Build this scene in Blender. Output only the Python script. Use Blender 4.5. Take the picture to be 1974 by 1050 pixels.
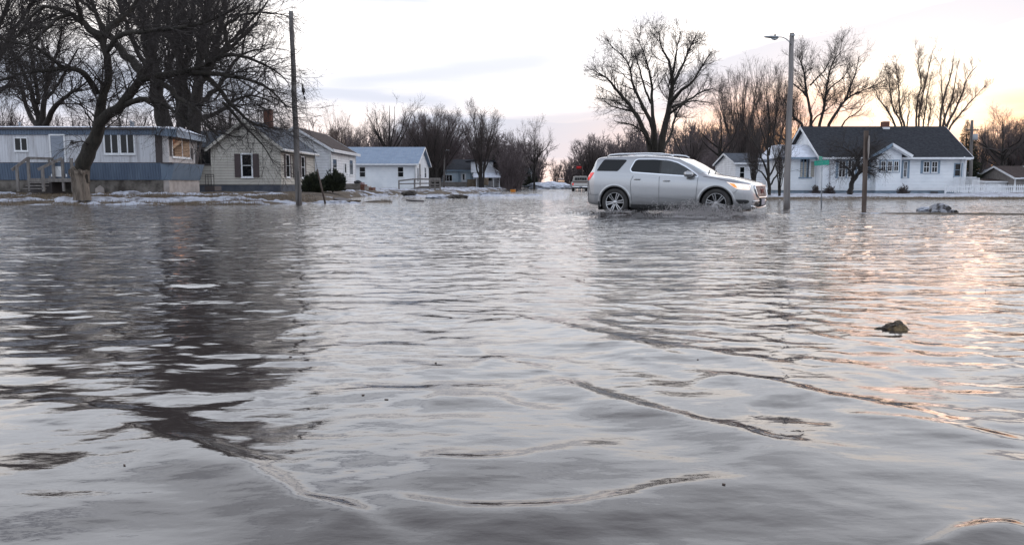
import bpy, bmesh, math, random
import numpy as np
from mathutils import Vector, Matrix

for o in list(bpy.data.objects):
    bpy.data.objects.remove(o)
S = bpy.context.scene
C = S.collection
R = math.radians
# ---------------------------------------------------------------- camera
F = 1535.0; CX = 987.0; CY = 525.0; HOR = 353.5; CH = 0.87
PITCH = math.atan((CY - HOR) / F)
cam = bpy.data.cameras.new('camera'); cam_o = bpy.data.objects.new('camera', cam); C.objects.link(cam_o)
cam.sensor_width = 36; cam.lens = F / 1974 * 36; cam.clip_end = 5000; cam.clip_start = 0.05
cam_o.location = (0, 0, CH); cam_o.rotation_euler = (math.pi / 2 - PITCH, 0, 0)
S.camera = cam_o
S.view_settings.view_transform = 'Standard'; S.view_settings.look = 'None'
S.view_settings.gamma = 1; S.view_settings.exposure = 0.38
# ---------------------------------------------------------------- world
SUN_AZ = R(26.7); SUN_EL = R(5.5)
W = bpy.data.worlds.new('World'); S.world = W; W.use_nodes = True
nt = W.node_tree; nt.nodes.clear()
def N(t, **k):
    n = nt.nodes.new(t)
    for a, b in k.items(): setattr(n, a, b)
    return n
def L(a, b): nt.links.new(a, b)
def M(op, a, b=None, c=None, clamp=False):
    n = N('ShaderNodeMath', operation=op); n.use_clamp = clamp
    for i, v in enumerate((a, b, c)):
        if v is None: continue
        if isinstance(v, (int, float)): n.inputs[i].default_value = v
        else: L(v, n.inputs[i])
    return n.outputs[0]
def MIXC(f, a, b):
    n = N('ShaderNodeMix', data_type='RGBA')
    if isinstance(f, (int, float)): n.inputs[0].default_value = f
    else: L(f, n.inputs[0])
    for i, v in ((6, a), (7, b)):
        if isinstance(v, tuple): n.inputs[i].default_value = (*v, 1)
        else: L(v, n.inputs[i])
    return n.outputs[2]
def RAMP(x, x0, x1):
    n = N('ShaderNodeMapRange', interpolation_type='SMOOTHSTEP')
    L(x, n.inputs[0]); n.inputs[1].default_value = x0; n.inputs[2].default_value = x1
    return n.outputs[0]
tc = N('ShaderNodeTexCoord'); sx = N('ShaderNodeSeparateXYZ'); L(tc.outputs['Generated'], sx.inputs[0])
X, Y, Z = sx.outputs
el = M('MULTIPLY', M('ARCSINE', Z), 180 / math.pi)                # elevation, degrees
az = M('MULTIPLY', M('ARCTAN2', X, Y), 180 / math.pi)             # azimuth from the view axis, degrees
cv = N('ShaderNodeCombineXYZ'); L(M('MULTIPLY', az, 0.045), cv.inputs[0]); L(M('MULTIPLY', el, 0.33), cv.inputs[1])
nz = N('ShaderNodeTexNoise'); L(cv.outputs[0], nz.inputs['Vector']); nz.inputs['Scale'].default_value = 1.0
nz.inputs['Detail'].default_value = 6; nz.inputs['Roughness'].default_value = 0.55
noise = nz.outputs['Fac']
wob = M('MULTIPLY', M('SUBTRACT', noise, 0.5), 3.0)
def band(e0, slope, w, a0, a1, soft, amp):
    d = M('DIVIDE', M('SUBTRACT', M('ADD', el, wob), M('ADD', M('MULTIPLY', az, slope), e0)), w)
    g = M('EXPONENT', M('MULTIPLY', M('MULTIPLY', d, d), -1.0))
    win = M('MULTIPLY', RAMP(az, a0 - soft, a0 + soft), M('SUBTRACT', 1.0, RAMP(az, a1 - soft, a1 + soft)))
    return M('MULTIPLY', M('MULTIPLY', g, win), amp)
b = band(8.2, 0.13, 2.0, -17, 8, 7, 0.60)
b = M('MAXIMUM', b, band(5.7, -0.02, 1.0, -18, -2, 4, 0.62))
b = M('MAXIMUM', b, band(3.2, 0.0, 1.5, -8, 10, 2, 1.5))
b = M('MAXIMUM', b, band(4.0, 0.22, 1.5, 10, 60, 5, 1.0))
b = M('MAXIMUM', b, band(10.8, 0.05, 1.0, -14, 14, 6, 0.55))
b = M('MAXIMUM', b, band(4.6, 0.05, 0.7, -3, 16, 4, 0.6))
b = M('MAXIMUM', b, band(12.0, -0.06, 0.8, -22, -3, 4, 0.6))
b = M('MAXIMUM', b, band(6.0, 0.0, 3.0, -90, -16, 4, 0.8))
b = M('MAXIMUM', b, M('MULTIPLY', RAMP(noise, 0.48, 0.80), M('SUBTRACT', 0.9, M('MULTIPLY', RAMP(az, -20, 0), 0.45))))
lowp = M('SUBTRACT', 1.0, RAMP(el, 1.0, 7.5))
cl_white = MIXC(RAMP(el, 12.0, 18.0), MIXC(RAMP(el, 2.0, 9.0), (0.95, 0.86, 0.84), (1.68, 1.58, 1.52)), (1.66, 1.72, 1.86)); cl_blue = (0.49, 0.53, 0.65); cl_pink = (0.86, 0.66, 0.63)
col = MIXC(M('MULTIPLY', lowp, 0.65), cl_white, cl_pink)
col = MIXC(M('MINIMUM', M('MULTIPLY', b, 1.45), 0.97), col, cl_blue)
# warm glow round the veiled sun
sd = (math.sin(SUN_AZ) * math.cos(SUN_EL), math.cos(SUN_AZ) * math.cos(SUN_EL), math.sin(SUN_EL))
dx = M('DIVIDE', M('SUBTRACT', az, 26.7), 3.4); dz = M('DIVIDE', M('SUBTRACT', el, 5.3), 2.6)
g1 = M('EXPONENT', M('MULTIPLY', M('ADD', M('MULTIPLY', dx, dx), M('MULTIPLY', dz, dz)), -1.0))
dx2 = M('DIVIDE', M('SUBTRACT', az, 27), 14.0); dz2 = M('DIVIDE', M('SUBTRACT', el, 3.0), 2.2)
g2 = M('EXPONENT', M('MULTIPLY', M('ADD', M('MULTIPLY', dx2, dx2), M('MULTIPLY', dz2, dz2)), -1.0))
streak = M('MULTIPLY', g2, RAMP(noise, 0.38, 0.55))
dx3 = M('DIVIDE', M('SUBTRACT', az, 30), 15.0); dz3 = M('DIVIDE', M('SUBTRACT', el, 1.0), 3.6)
g3 = M('EXPONENT', M('MULTIPLY', M('ADD', M('MULTIPLY', dx3, dx3), M('MULTIPLY', dz3, dz3)), -1.0))
low_r = M('MULTIPLY', M('SUBTRACT', 1.0, RAMP(M('ADD', el, wob), 4.2, 7.8)), RAMP(az, 9, 19))
col = MIXC(M('MINIMUM', M('MAXIMUM', M('MULTIPLY', g3, 1.2), low_r), 0.93), col, MIXC(RAMP(noise, 0.34, 0.56), (0.70, 0.50, 0.55), (0.96, 0.52, 0.38)))
col = MIXC(M('MULTIPLY', streak, 0.85), col, (0.92, 0.42, 0.20))
col = MIXC(M('MULTIPLY', g1, 0.95), col, (1.32, 1.14, 0.94))
# towards the zenith and behind the viewer the cover is thinner, bluer and dimmer
up = RAMP(el, 20, 50)
col = MIXC(up, col, (0.37, 0.38, 0.46))
back = M('SUBTRACT', 1.0, RAMP(Y, -0.5, 0.35))
col = MIXC(M('MULTIPLY', back, 0.85), col, (0.70, 0.79, 0.95))
bg1 = N('ShaderNodeBackground'); L(col, bg1.inputs[0]); bg1.inputs[1].default_value = 1.0
sky = N('ShaderNodeTexSky', sky_type='NISHITA'); sky.sun_disc = False
sky.sun_elevation = SUN_EL; sky.sun_rotation = SUN_AZ
bg2 = N('ShaderNodeBackground'); L(sky.outputs[0], bg2.inputs[0]); bg2.inputs[1].default_value = 0.01
add = N('ShaderNodeAddShader'); L(bg1.outputs[0], add.inputs[0]); L(bg2.outputs[0], add.inputs[1])
wo = N('ShaderNodeOutputWorld'); L(add.outputs[0], wo.inputs[0])
# ---------------------------------------------------------------- sun (veiled, low, ahead and to the right)
sl = bpy.data.lights.new('sun', 'SUN'); sl.energy = 0.03; sl.angle = R(10); sl.color = (1, 0.58, 0.42)
so = bpy.data.objects.new('sun', sl); C.objects.link(so)
so.rotation_euler = Vector(sd).to_track_quat('Z', 'Y').to_euler()

# ---------------------------------------------------------------- helpers
def P(px, py, D):
    """world point on the pixel ray of the photograph at depth y = D"""
    fy = math.cos(PITCH); fz = -math.sin(PITCH)
    u = (px - CX) / F; v = -(py - CY) / F
    dy = fy + v * math.sin(PITCH); dz = fz + v * math.cos(PITCH)
    t = D / dy
    return Vector((u * t, D, CH + dz * t))
def G(px, py, z=0.0):
    fy = math.cos(PITCH); fz = -math.sin(PITCH)
    u = (px - CX) / F; v = -(py - CY) / F
    dy = fy + v * math.sin(PITCH); dz = fz + v * math.cos(PITCH)
    t = (z - CH) / dz
    return Vector((u * t, dy * t, z))
def tag(o, label=None, cat=None, group=None, kind=None):
    if label: o['label'] = label
    if cat: o['category'] = cat
    if group: o['group'] = group
    if kind: o['kind'] = kind
    return o
def empty(name, loc=(0, 0, 0), rz=0, label=None, cat=None, group=None):
    o = bpy.data.objects.new(name, None); C.objects.link(o); o.location = loc; o.rotation_euler = (0, 0, rz)
    o.empty_display_size = 0.2
    return tag(o, label, cat, group)
def mesh_np(name, V, Q, m, parent=None, smooth=False, T=None):
    """V (n,3), Q (f,4) quads, T (g,3) triangles"""
    me = bpy.data.meshes.new(name)
    V = np.asarray(V, dtype=np.float32); nq = 0 if Q is None else len(Q); ntr = 0 if T is None else len(T)
    me.vertices.add(len(V)); me.vertices.foreach_set('co', V.ravel())
    loops = []; starts = []
    if nq: loops.append(np.asarray(Q, dtype=np.int32).ravel()); starts.append(np.arange(nq) * 4)
    if ntr: loops.append(np.asarray(T, dtype=np.int32).ravel()); starts.append(nq * 4 + np.arange(ntr) * 3)
    lp = np.concatenate(loops); st = np.concatenate(starts).astype(np.int32)
    me.loops.add(len(lp)); me.loops.foreach_set('vertex_index', lp)
    me.polygons.add(nq + ntr); me.polygons.foreach_set('loop_start', st)
    me.update(calc_edges=True); me.validate()
    if smooth: me.polygons.foreach_set('use_smooth', np.ones(len(me.polygons), dtype=bool))
    if m: me.materials.append(m)
    o = bpy.data.objects.new(name, me); C.objects.link(o)
    if parent: o.parent = parent
    return o
class MB:
    def __init__(s): s.v = []; s.f = []; s.sm = []
    def add(s, vs, fs, smooth=False):
        n = len(s.v); s.v += [tuple(q) for q in vs]; s.f += [tuple(i + n for i in q) for q in fs]; s.sm += [smooth] * len(fs); return s
    def box(s, x0, x1, y0, y1, z0, z1):
        return s.add([(x0,y0,z0),(x1,y0,z0),(x1,y1,z0),(x0,y1,z0),(x0,y0,z1),(x1,y0,z1),(x1,y1,z1),(x0,y1,z1)],
                     [(0,3,2,1),(4,5,6,7),(0,1,5,4),(1,2,6,5),(2,3,7,6),(3,0,4,7)])
    def obox(s, o, u, n, a0, a1, z0, z1, d0, d1):
        """box on a wall: origin o, along u (a0..a1), up (z0..z1), outward n (d0..d1)"""
        o = Vector(o); u = Vector(u); n = Vector(n); k = Vector((0, 0, 1))
        q = [o + u * a + k * z + n * d for d in (d0, d1) for (a, z) in ((a0, z0), (a1, z0), (a1, z1), (a0, z1))]
        return s.add(q, [(0,1,2,3),(7,6,5,4),(0,4,5,1),(1,5,6,2),(2,6,7,3),(3,7,4,0)])
    def prism(s, poly, axis, a, b):
        """polygon (2D) extruded along axis from a to b; poly coords are the two other axes in order"""
        def mk(p, t):
            if axis == 'x': return (t, p[0], p[1])
            if axis == 'y': return (p[0], t, p[1])
            return (p[0], p[1], t)
        n = len(poly); vs = [mk(p, a) for p in poly] + [mk(p, b) for p in poly]
        fs = [tuple(range(n)), tuple(range(2 * n - 1, n - 1, -1))] + [(i, (i + 1) % n, n + (i + 1) % n, n + i) for i in range(n)]
        return s.add(vs, fs)
    def bar(s, p, q, w, h=None):
        """square bar from p to q"""
        h = h or w; p = Vector(p); q = Vector(q); d = (q - p).normalized()
        r = Vector((0, 0, 1)) if abs(d.z) < 0.9 else Vector((0, 1, 0))
        a = d.cross(r).normalized() * w / 2; b2 = d.cross(a).normalized() * h / 2
        vs = [c + i * a + j * b2 for c in (p, q) for i, j in ((-1, -1), (1, -1), (1, 1), (-1, 1))]
        return s.add(vs, [(0,3,2,1),(4,5,6,7),(0,1,5,4),(1,2,6,5),(2,3,7,6),(3,0,4,7)])
    def tube(s, pts, rad, n=8, cap=True):
        pts = [Vector(p) for p in pts]
        if isinstance(rad, (int, float)): rad = [rad] * len(pts)
        vs = []; fs = []; pa = None
        for i, p in enumerate(pts):
            d = (pts[min(i + 1, len(pts) - 1)] - pts[max(i - 1, 0)]).normalized()
            if pa is None:
                r = Vector((0, 0, 1)) if abs(d.z) < 0.9 else Vector((1, 0, 0)); pa = d.cross(r).normalized()
            else:
                pa = (pa - d * pa.dot(d)).normalized()
            pb = d.cross(pa)
            vs += [p + (pa * math.cos(t) + pb * math.sin(t)) * rad[i] for t in [2 * math.pi * k / n for k in range(n)]]
        for i in range(len(pts) - 1):
            for k in range(n): fs.append((i*n+k, i*n+(k+1)%n, (i+1)*n+(k+1)%n, (i+1)*n+k))
        s.add(vs, fs, True)
        if cap:
            m = len(s.v) - len(vs)
            s.f += [tuple(m + k for k in range(n - 1, -1, -1)), tuple(m + (len(pts)-1)*n + k for k in range(n))]; s.sm += [False, False]
        return s
    def lathe(s, prof, c, axis=(0, 0, 1), n=24):
        """prof: list of (radius, height along axis) about centre c"""
        ax = Vector(axis).normalized(); r = Vector((1, 0, 0)) if abs(ax.x) < 0.9 else Vector((0, 0, 1))
        a = ax.cross(r).normalized(); b2 = ax.cross(a); c = Vector(c); vs = []; fs = []
        for (ra, h) in prof:
            vs += [c + ax * h + (a * math.cos(t) + b2 * math.sin(t)) * ra for t in [2 * math.pi * k / n for k in range(n)]]
        for i in range(len(prof) - 1):
            for k in range(n): fs.append((i*n+k, i*n+(k+1)%n, (i+1)*n+(k+1)%n, (i+1)*n+k))
        return s.add(vs, fs, True)
    def build(s, name, m, parent=None, bevel=0):
        me = bpy.data.meshes.new(name); me.from_pydata(s.v, [], s.f); me.update()
        bm = bmesh.new(); bm.from_mesh(me); bmesh.ops.recalc_face_normals(bm, faces=bm.faces)
        bm.to_mesh(me); bm.free()
        for i, p in enumerate(me.polygons):
            if i < len(s.sm): p.use_smooth = s.sm[i]
        me.materials.append(m)
        o = bpy.data.objects.new(name, me); C.objects.link(o)
        if parent: o.parent = parent
        if bevel:
            b3 = o.modifiers.new('bevel', 'BEVEL'); b3.width = bevel; b3.segments = 2; b3.limit_method = 'ANGLE'
        return o
def copy_tree(o, parent=None):
    c = o.copy(); C.objects.link(c)
    if parent: c.parent = parent
    for ch in list(o.children): copy_tree(ch, c)
    return c
# value noise for geometry
def _hash(ix, iy, seed):
    h = (ix.astype(np.int64) * 374761393 + iy.astype(np.int64) * 668265263 + seed * 974711) & 0x7fffffff
    h = ((h ^ (h >> 13)) * 1274126177) & 0x7fffffff
    return ((h ^ (h >> 16)) & 0xffff) / 65535.0
def vnoise(x, y, seed=0):
    x = np.asarray(x, float); y = np.asarray(y, float)
    ix = np.floor(x); iy = np.floor(y); fx = x - ix; fy = y - iy
    fx = fx * fx * fx * (fx * (fx * 6 - 15) + 10); fy = fy * fy * fy * (fy * (fy * 6 - 15) + 10)
    a = _hash(ix, iy, seed); b = _hash(ix + 1, iy, seed); c = _hash(ix, iy + 1, seed); d = _hash(ix + 1, iy + 1, seed)
    return (a * (1 - fx) + b * fx) * (1 - fy) + (c * (1 - fx) + d * fx) * fy
def fbm(x, y, o=4, seed=0, g=0.5):
    s = 0; a = 1; t = 0
    for i in range(o):
        s = s + a * vnoise(x * 2 ** i + 17.3 * i, y * 2 ** i - 9.1 * i, seed + i); t += a; a *= g
    return s / t
def sst(x, a, b):
    t = np.clip((x - a) / (b - a), 0, 1); return t * t * (3 - 2 * t)

# ---------------------------------------------------------------- materials
def newmat(name):
    global nt
    m = bpy.data.materials.new(name); m.use_nodes = True; nt = m.node_tree; nt.nodes.clear()
    bs = N('ShaderNodeBsdfPrincipled'); out = N('ShaderNodeOutputMaterial'); L(bs.outputs[0], out.inputs[0])
    return m, bs
def mat(name, c, rough=0.7, c2=None, scale=4, metal=0, bump=0, bscale=None, spec=None, stretch=None, stripe=None, coat=0,
        coord='Object', thr=(0.35, 0.65), emis=None, dirt=None, seam=None):
    m, bs = newmat(name)
    bs.inputs['Roughness'].default_value = rough; bs.inputs['Metallic'].default_value = metal
    if spec is not None: bs.inputs['Specular IOR Level'].default_value = spec
    if coat: bs.inputs['Coat Weight'].default_value = coat; bs.inputs['Coat Roughness'].default_value = 0.05
    t = N('ShaderNodeTexCoord'); vec = t.outputs[coord]
    if stretch:
        mp = N('ShaderNodeMapping'); L(vec, mp.inputs[0]); mp.inputs['Scale'].default_value = stretch; v2 = mp.outputs[0]
    else: v2 = vec
    cc = None
    if c2:
        nz = N('ShaderNodeTexNoise'); L(v2, nz.inputs['Vector']); nz.inputs['Scale'].default_value = scale
        nz.inputs['Detail'].default_value = 7; nz.inputs['Roughness'].default_value = 0.62
        cc = MIXC(RAMP(nz.outputs['Fac'], *thr), c, c2)
    if dirt:    # grime that gathers towards the bottom of the thing: (colour, z_low, z_high, amount)
        dc, z0, z1, am = dirt
        sp = N('ShaderNodeSeparateXYZ'); L(vec, sp.inputs[0])
        nz3 = N('ShaderNodeTexNoise'); L(vec, nz3.inputs['Vector']); nz3.inputs['Scale'].default_value = 3; nz3.inputs['Detail'].default_value = 6
        k = M('MULTIPLY', M('SUBTRACT', 1.0, RAMP(M('ADD', sp.outputs[2], M('MULTIPLY', nz3.outputs['Fac'], 0.3)), z0, z1)), am)
        cc = MIXC(k, cc if cc is not None else c, dc)
    if cc is not None: L(cc, bs.inputs['Base Color'])
    else: bs.inputs['Base Color'].default_value = (*c, 1)
    hh = None
    if bump:
        nb = N('ShaderNodeTexNoise'); L(v2, nb.inputs['Vector']); nb.inputs['Scale'].default_value = bscale or scale * 3
        nb.inputs['Detail'].default_value = 5
        hh = M('MULTIPLY', nb.outputs['Fac'], bump)
    if stripe:   # (axis, period, depth) lapped siding or ribs
        ax, per, dep = stripe
        sp = N('ShaderNodeSeparateXYZ'); L(vec, sp.inputs[0])
        fr = M('FRACT', M('DIVIDE', sp.outputs['XYZ'.index(ax)], per))
        if ax != 'Z': fr = RAMP(M('PINGPONG', fr, 0.5), 0.02, 0.14)
        else: fr = M('SUBTRACT', 1.0, fr)
        h2 = M('MULTIPLY', fr, dep)
        hh = h2 if hh is None else M('ADD', hh, h2)
        if seam:      # shadow under every lap, painted as a narrow darker line
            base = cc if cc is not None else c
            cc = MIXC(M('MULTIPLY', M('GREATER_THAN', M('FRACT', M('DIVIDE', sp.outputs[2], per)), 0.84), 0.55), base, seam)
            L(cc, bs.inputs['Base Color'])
    if hh is not None:
        bu = N('ShaderNodeBump'); L(hh, bu.inputs['Height']); bu.inputs['Distance'].default_value = 1.0; bu.inputs['Strength'].default_value = 1.0
        L(bu.outputs[0], bs.inputs['Normal'])
    if emis:
        bs.inputs['Emission Color'].default_value = (*emis[0], 1); bs.inputs['Emission Strength'].default_value = emis[1]
    return m
MT = {}
MT['bark'] = mat('bark', (0.055, 0.045, 0.038), 0.95, (0.095, 0.080, 0.068), 6, bump=0.05, bscale=14, stretch=(1, 1, 0.25))
MT['bark_dark'] = mat('dark_bark', (0.020, 0.017, 0.015), 0.95, (0.038, 0.032, 0.028), 6, bump=0.04, bscale=14, stretch=(1, 1, 0.25))
MT['bark_moss'] = mat('mossy_bark', (0.020, 0.017, 0.013), 0.95, (0.036, 0.030, 0.023), 6, bump=0.04, bscale=14, stretch=(1, 1, 0.25))
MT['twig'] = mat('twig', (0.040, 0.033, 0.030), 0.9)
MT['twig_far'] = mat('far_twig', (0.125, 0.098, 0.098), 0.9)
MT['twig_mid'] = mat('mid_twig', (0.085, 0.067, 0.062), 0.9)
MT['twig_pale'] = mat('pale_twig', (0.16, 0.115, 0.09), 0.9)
MT['bark_base'] = mat('stripped_bark', (0.07, 0.055, 0.043), 0.95, (0.25, 0.205, 0.165), 9, bump=0.16, bscale=9, stretch=(1, 1, 0.12))
MT['pole'] = mat('weathered_pole_wood', (0.20, 0.185, 0.175), 0.9, (0.11, 0.10, 0.095), 7, bump=0.02, stretch=(1, 1, 0.08), dirt=((0.05, 0.035, 0.03), 0.1, 0.5, 0.7))
MT['pole2'] = mat('grey_pole_wood', (0.27, 0.25, 0.24), 0.9, (0.17, 0.155, 0.15), 7, bump=0.02, stretch=(1, 1, 0.08), dirt=((0.05, 0.035, 0.03), 0.1, 0.45, 0.7))
MT['wood'] = mat('grey_lumber', (0.16, 0.145, 0.135), 0.9, (0.25, 0.23, 0.215), 9, bump=0.01, stretch=(1, 1, 0.3))
MT['wood_dark'] = mat('brown_lumber', (0.085, 0.06, 0.048), 0.9, (0.13, 0.10, 0.085), 9, stretch=(1, 1, 0.2))
MT['snow'] = mat('old_snow', (0.50, 0.52, 0.58), 0.75, (0.15, 0.14, 0.145), 1.6, bump=0.12, bscale=6, thr=(0.45, 0.7))
MT['snow_dirty'] = mat('dirty_snow', (0.40, 0.40, 0.43), 0.8, (0.06, 0.052, 0.046), 4.5, bump=0.10, bscale=14, thr=(0.42, 0.6))
MT['snow_clean'] = mat('clean_snow', (0.74, 0.78, 0.86), 0.7, (0.60, 0.62, 0.68), 2, bump=0.05, bscale=4)
MT['glass'] = mat('window_glass', (0.006, 0.007, 0.008), 0.04, spec=0.32)
MT['glass2'] = mat('reflection_tinted_glass', (0.95, 0.62, 0.42), 0.03, metal=0.92)  # orange of the sunset reflection put into the pane colour
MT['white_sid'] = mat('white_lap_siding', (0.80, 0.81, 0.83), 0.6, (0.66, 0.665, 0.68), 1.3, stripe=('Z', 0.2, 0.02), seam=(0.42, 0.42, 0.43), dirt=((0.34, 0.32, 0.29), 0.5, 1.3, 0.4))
MT['white_flat'] = mat('white_painted_siding', (0.80, 0.82, 0.84), 0.6, (0.70, 0.73, 0.76), 0.8, stripe=('Z', 0.25, 0.012), dirt=((0.5, 0.5, 0.5), 0.3, 0.8, 0.4))
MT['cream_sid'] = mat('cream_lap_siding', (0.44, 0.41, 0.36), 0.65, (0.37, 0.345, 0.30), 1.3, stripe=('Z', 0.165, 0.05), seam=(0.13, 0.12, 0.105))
MT['blue_sid'] = mat('pale_blue_siding', (0.46, 0.54, 0.60), 0.7, (0.38, 0.46, 0.52), 1.3, stripe=('Z', 0.2, 0.02))
MT['trim'] = mat('white_trim', (0.78, 0.79, 0.80), 0.5, (0.66, 0.67, 0.68), 4)
MT['trim_dark'] = mat('dark_trim', (0.06, 0.05, 0.05), 0.6)
MT['trim_blue'] = mat('slate_blue_trim', (0.17, 0.24, 0.31), 0.6, (0.22, 0.29, 0.36), 4)
MT['shutter'] = mat('brown_shutter', (0.045, 0.026, 0.026), 0.6, stripe=('Z', 0.06, 0.02))
MT['shingle'] = mat('charcoal_shingle', (0.022, 0.024, 0.030), 0.9, (0.042, 0.045, 0.052), 5, bump=0.03, bscale=20, stretch=(1, 1, 2), spec=0.2)
MT['shingle_br'] = mat('brown_shingle', (0.050, 0.036, 0.033), 0.9, (0.085, 0.064, 0.058), 5, bump=0.03, bscale=20, stretch=(1, 1, 2), spec=0.2)
MT['shingle_gr'] = mat('grey_shingle', (0.065, 0.075, 0.092), 0.9, (0.10, 0.11, 0.13), 4, bump=0.03, bscale=20, spec=0.3)
MT['metal_roof'] = mat('blue_metal_roof', (0.11, 0.175, 0.27), 0.55, (0.15, 0.22, 0.32), 1.5, stripe=('X', 0.45, 0.02))
MT['brick'] = mat('chimney_brick', (0.11, 0.045, 0.032), 0.9, (0.17, 0.075, 0.05), 9, bump=0.02, bscale=20)
MT['concrete'] = mat('stained_concrete', (0.20, 0.18, 0.16), 0.9, (0.05, 0.042, 0.036), 1.3, bump=0.02)
MT['concrete_pale'] = mat('pale_concrete', (0.46, 0.41, 0.385), 0.9, (0.33, 0.29, 0.265), 2, bump=0.02)
MT['found_dark'] = mat('dark_foundation', (0.055, 0.062, 0.08), 0.9, (0.085, 0.092, 0.11), 2)
MT['found_blue'] = mat('blue_painted_foundation', (0.20, 0.26, 0.32), 0.9, (0.14, 0.18, 0.22), 2)
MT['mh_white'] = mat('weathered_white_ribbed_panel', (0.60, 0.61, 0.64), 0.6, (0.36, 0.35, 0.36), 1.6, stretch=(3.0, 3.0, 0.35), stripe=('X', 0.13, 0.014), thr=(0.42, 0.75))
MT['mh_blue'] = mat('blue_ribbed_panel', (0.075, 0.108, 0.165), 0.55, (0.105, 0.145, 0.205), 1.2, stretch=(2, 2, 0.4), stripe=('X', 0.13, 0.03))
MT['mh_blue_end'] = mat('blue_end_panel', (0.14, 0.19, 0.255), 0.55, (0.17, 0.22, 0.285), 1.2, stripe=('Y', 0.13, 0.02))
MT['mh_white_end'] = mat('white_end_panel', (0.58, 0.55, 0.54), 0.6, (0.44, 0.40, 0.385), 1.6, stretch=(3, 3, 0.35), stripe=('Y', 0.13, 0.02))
MT['door_grey'] = mat('grey_door', (0.21, 0.24, 0.29), 0.5, (0.26, 0.29, 0.34), 1)
MT['black'] = mat('black_metal', (0.02, 0.02, 0.022), 0.5)
MT['galv'] = mat('galvanised_steel', (0.34, 0.36, 0.38), 0.45, (0.27, 0.29, 0.31), 8, metal=0.5)
MT['sign_green'] = mat('green_sign_sheet', (0.02, 0.34, 0.24), 0.5)
MT['sign_white'] = mat('white_sign_lettering', (0.14, 0.46, 0.38), 0.5)
MT['yellow'] = mat('yellow_board', (0.75, 0.36, 0.01), 0.6, (0.6, 0.25, 0.01), 6)
MT['red'] = mat('red_cloth', (0.5, 0.02, 0.02), 0.8)
MT['needle'] = mat('evergreen_needles', (0.010, 0.014, 0.007), 0.9, (0.028, 0.034, 0.014), 2.5)
MT['spray'], bs = newmat('muddy_spray')
bs.inputs['Base Color'].default_value = (0.62, 0.59, 0.58, 1); bs.inputs['Roughness'].default_value = 0.2; bs.inputs['IOR'].default_value = 1.33
bs.inputs['Transmission Weight'].default_value = 0.45
MT['grass'] = mat('dry_grass', (0.13, 0.10, 0.068), 0.95, (0.21, 0.165, 0.12), 3)
MT['rock'] = mat('wet_muddy_ice', (0.035, 0.024, 0.015), 0.45, (0.20, 0.135, 0.06), 11, bump=0.05, bscale=30, thr=(0.45, 0.62))
# ---------------------------------------------------------------- ground
def xl(y): return -4.5 + 0.09 * (y - 50)          # left road edge
def xr(y): return 11.5 + 0.05 * (y - 50)
def Hf(x, y):
    n = fbm(x * 0.9, y * 0.9, 4, 3) - 0.5
    edge = (fbm(x * 0.35, y * 0.35, 3, 8) - 0.5) * 2.2
    h = -0.12 + 0 * x
    m1 = 1 - sst(x + edge, -10.8, -8.6)
    hL = (0.47 + 0.10 * n) * (0.25 * sst(y + edge * 0.25, 30.6, 31.6) + 0.75 * sst(y, 31.2, 39.5)) * m1
    hL2 = 0.42 * sst(y + edge * 2, 60, 70) * (1 - sst(x, xl(y) - 3, xl(y)))
    hR = (0.15 * sst(y + edge * 0.3, 41.3, 42.8) + 0.06 * sst(y, 50, 60) + 0.2 * sst(y, 70, 110)) * sst(x, xr(y) - 1.5, xr(y) + 1)
    far = 0.22 * sst(y, 175, 240)
    yc = 23.5 - 0.27 * (x - 9.2)
    bar = 0.165 * np.exp(-((y - yc + edge * 0.12) / 0.55) ** 2) * sst(x, 7.6, 10.5)
    mound = 0.22 * np.exp(-((x + 6.2) / 0.95) ** 2 - ((y - 36.6) / 0.8) ** 2)
    h = h + np.maximum.reduce([hL, hL2, hR, far]) + bar + mound
    return h + 0.05 * n * sst(h, -0.12, 0.02)
def axis_np(lo, hi, a, b):
    """graded coordinates growing away from zero"""
    out = [0.0]
    while out[-1] < max(abs(lo), hi): out.append(out[-1] + a + b * out[-1])
    pos = np.array(out); pos = pos
    neg = -pos[pos < abs(lo)][1:][::-1]
    return np.concatenate([neg, pos[pos < hi], [hi]]) if hi > 0 else neg
def grid(name, xs, ys, zf, m, kind=None, keep=None, smooth=True):
    Xg, Yg = np.meshgrid(xs, ys); Zg = zf(Xg, Yg)
    V = np.stack([Xg, Yg, Zg], -1).reshape(-1, 3)
    nx = len(xs); ny = len(ys)
    i = np.arange(ny - 1)[:, None] * nx + np.arange(nx - 1)[None, :]
    Q = np.stack([i, i + 1, i + nx + 1, i + nx], -1).reshape(-1, 4)
    if keep is not None:
        k = keep(Xg, Yg).reshape(-1); Q = Q[k[Q].any(1)]
        used = np.unique(Q); mp = np.zeros(len(V), int); mp[used] = np.arange(len(used)); V = V[used]; Q = mp[Q]
    o = mesh_np(name, V, Q, m, smooth=smooth)
    if kind: o['kind'] = kind
    return o
def ax(lo, hi, f):
    out = [lo]
    while out[-1] < hi: out.append(out[-1] + f(out[-1]))
    return np.array(out)
gm, bs = newmat('ground_mud_and_dead_grass'); bs.inputs['Roughness'].default_value = 0.95
t = N('ShaderNodeTexCoord')
def tn(scale, detail=6, rough=0.6, st=None):
    n = N('ShaderNodeTexNoise'); v = t.outputs['Object']
    if st:
        mp = N('ShaderNodeMapping'); L(v, mp.inputs[0]); mp.inputs['Scale'].default_value = st; v = mp.outputs[0]
    L(v, n.inputs['Vector']); n.inputs['Scale'].default_value = scale; n.inputs['Detail'].default_value = detail
    n.inputs['Roughness'].default_value = rough; return n.outputs['Fac']
c = MIXC(RAMP(tn(1.2), 0.35, 0.62), (0.055, 0.042, 0.033), (0.15, 0.115, 0.08))
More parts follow.
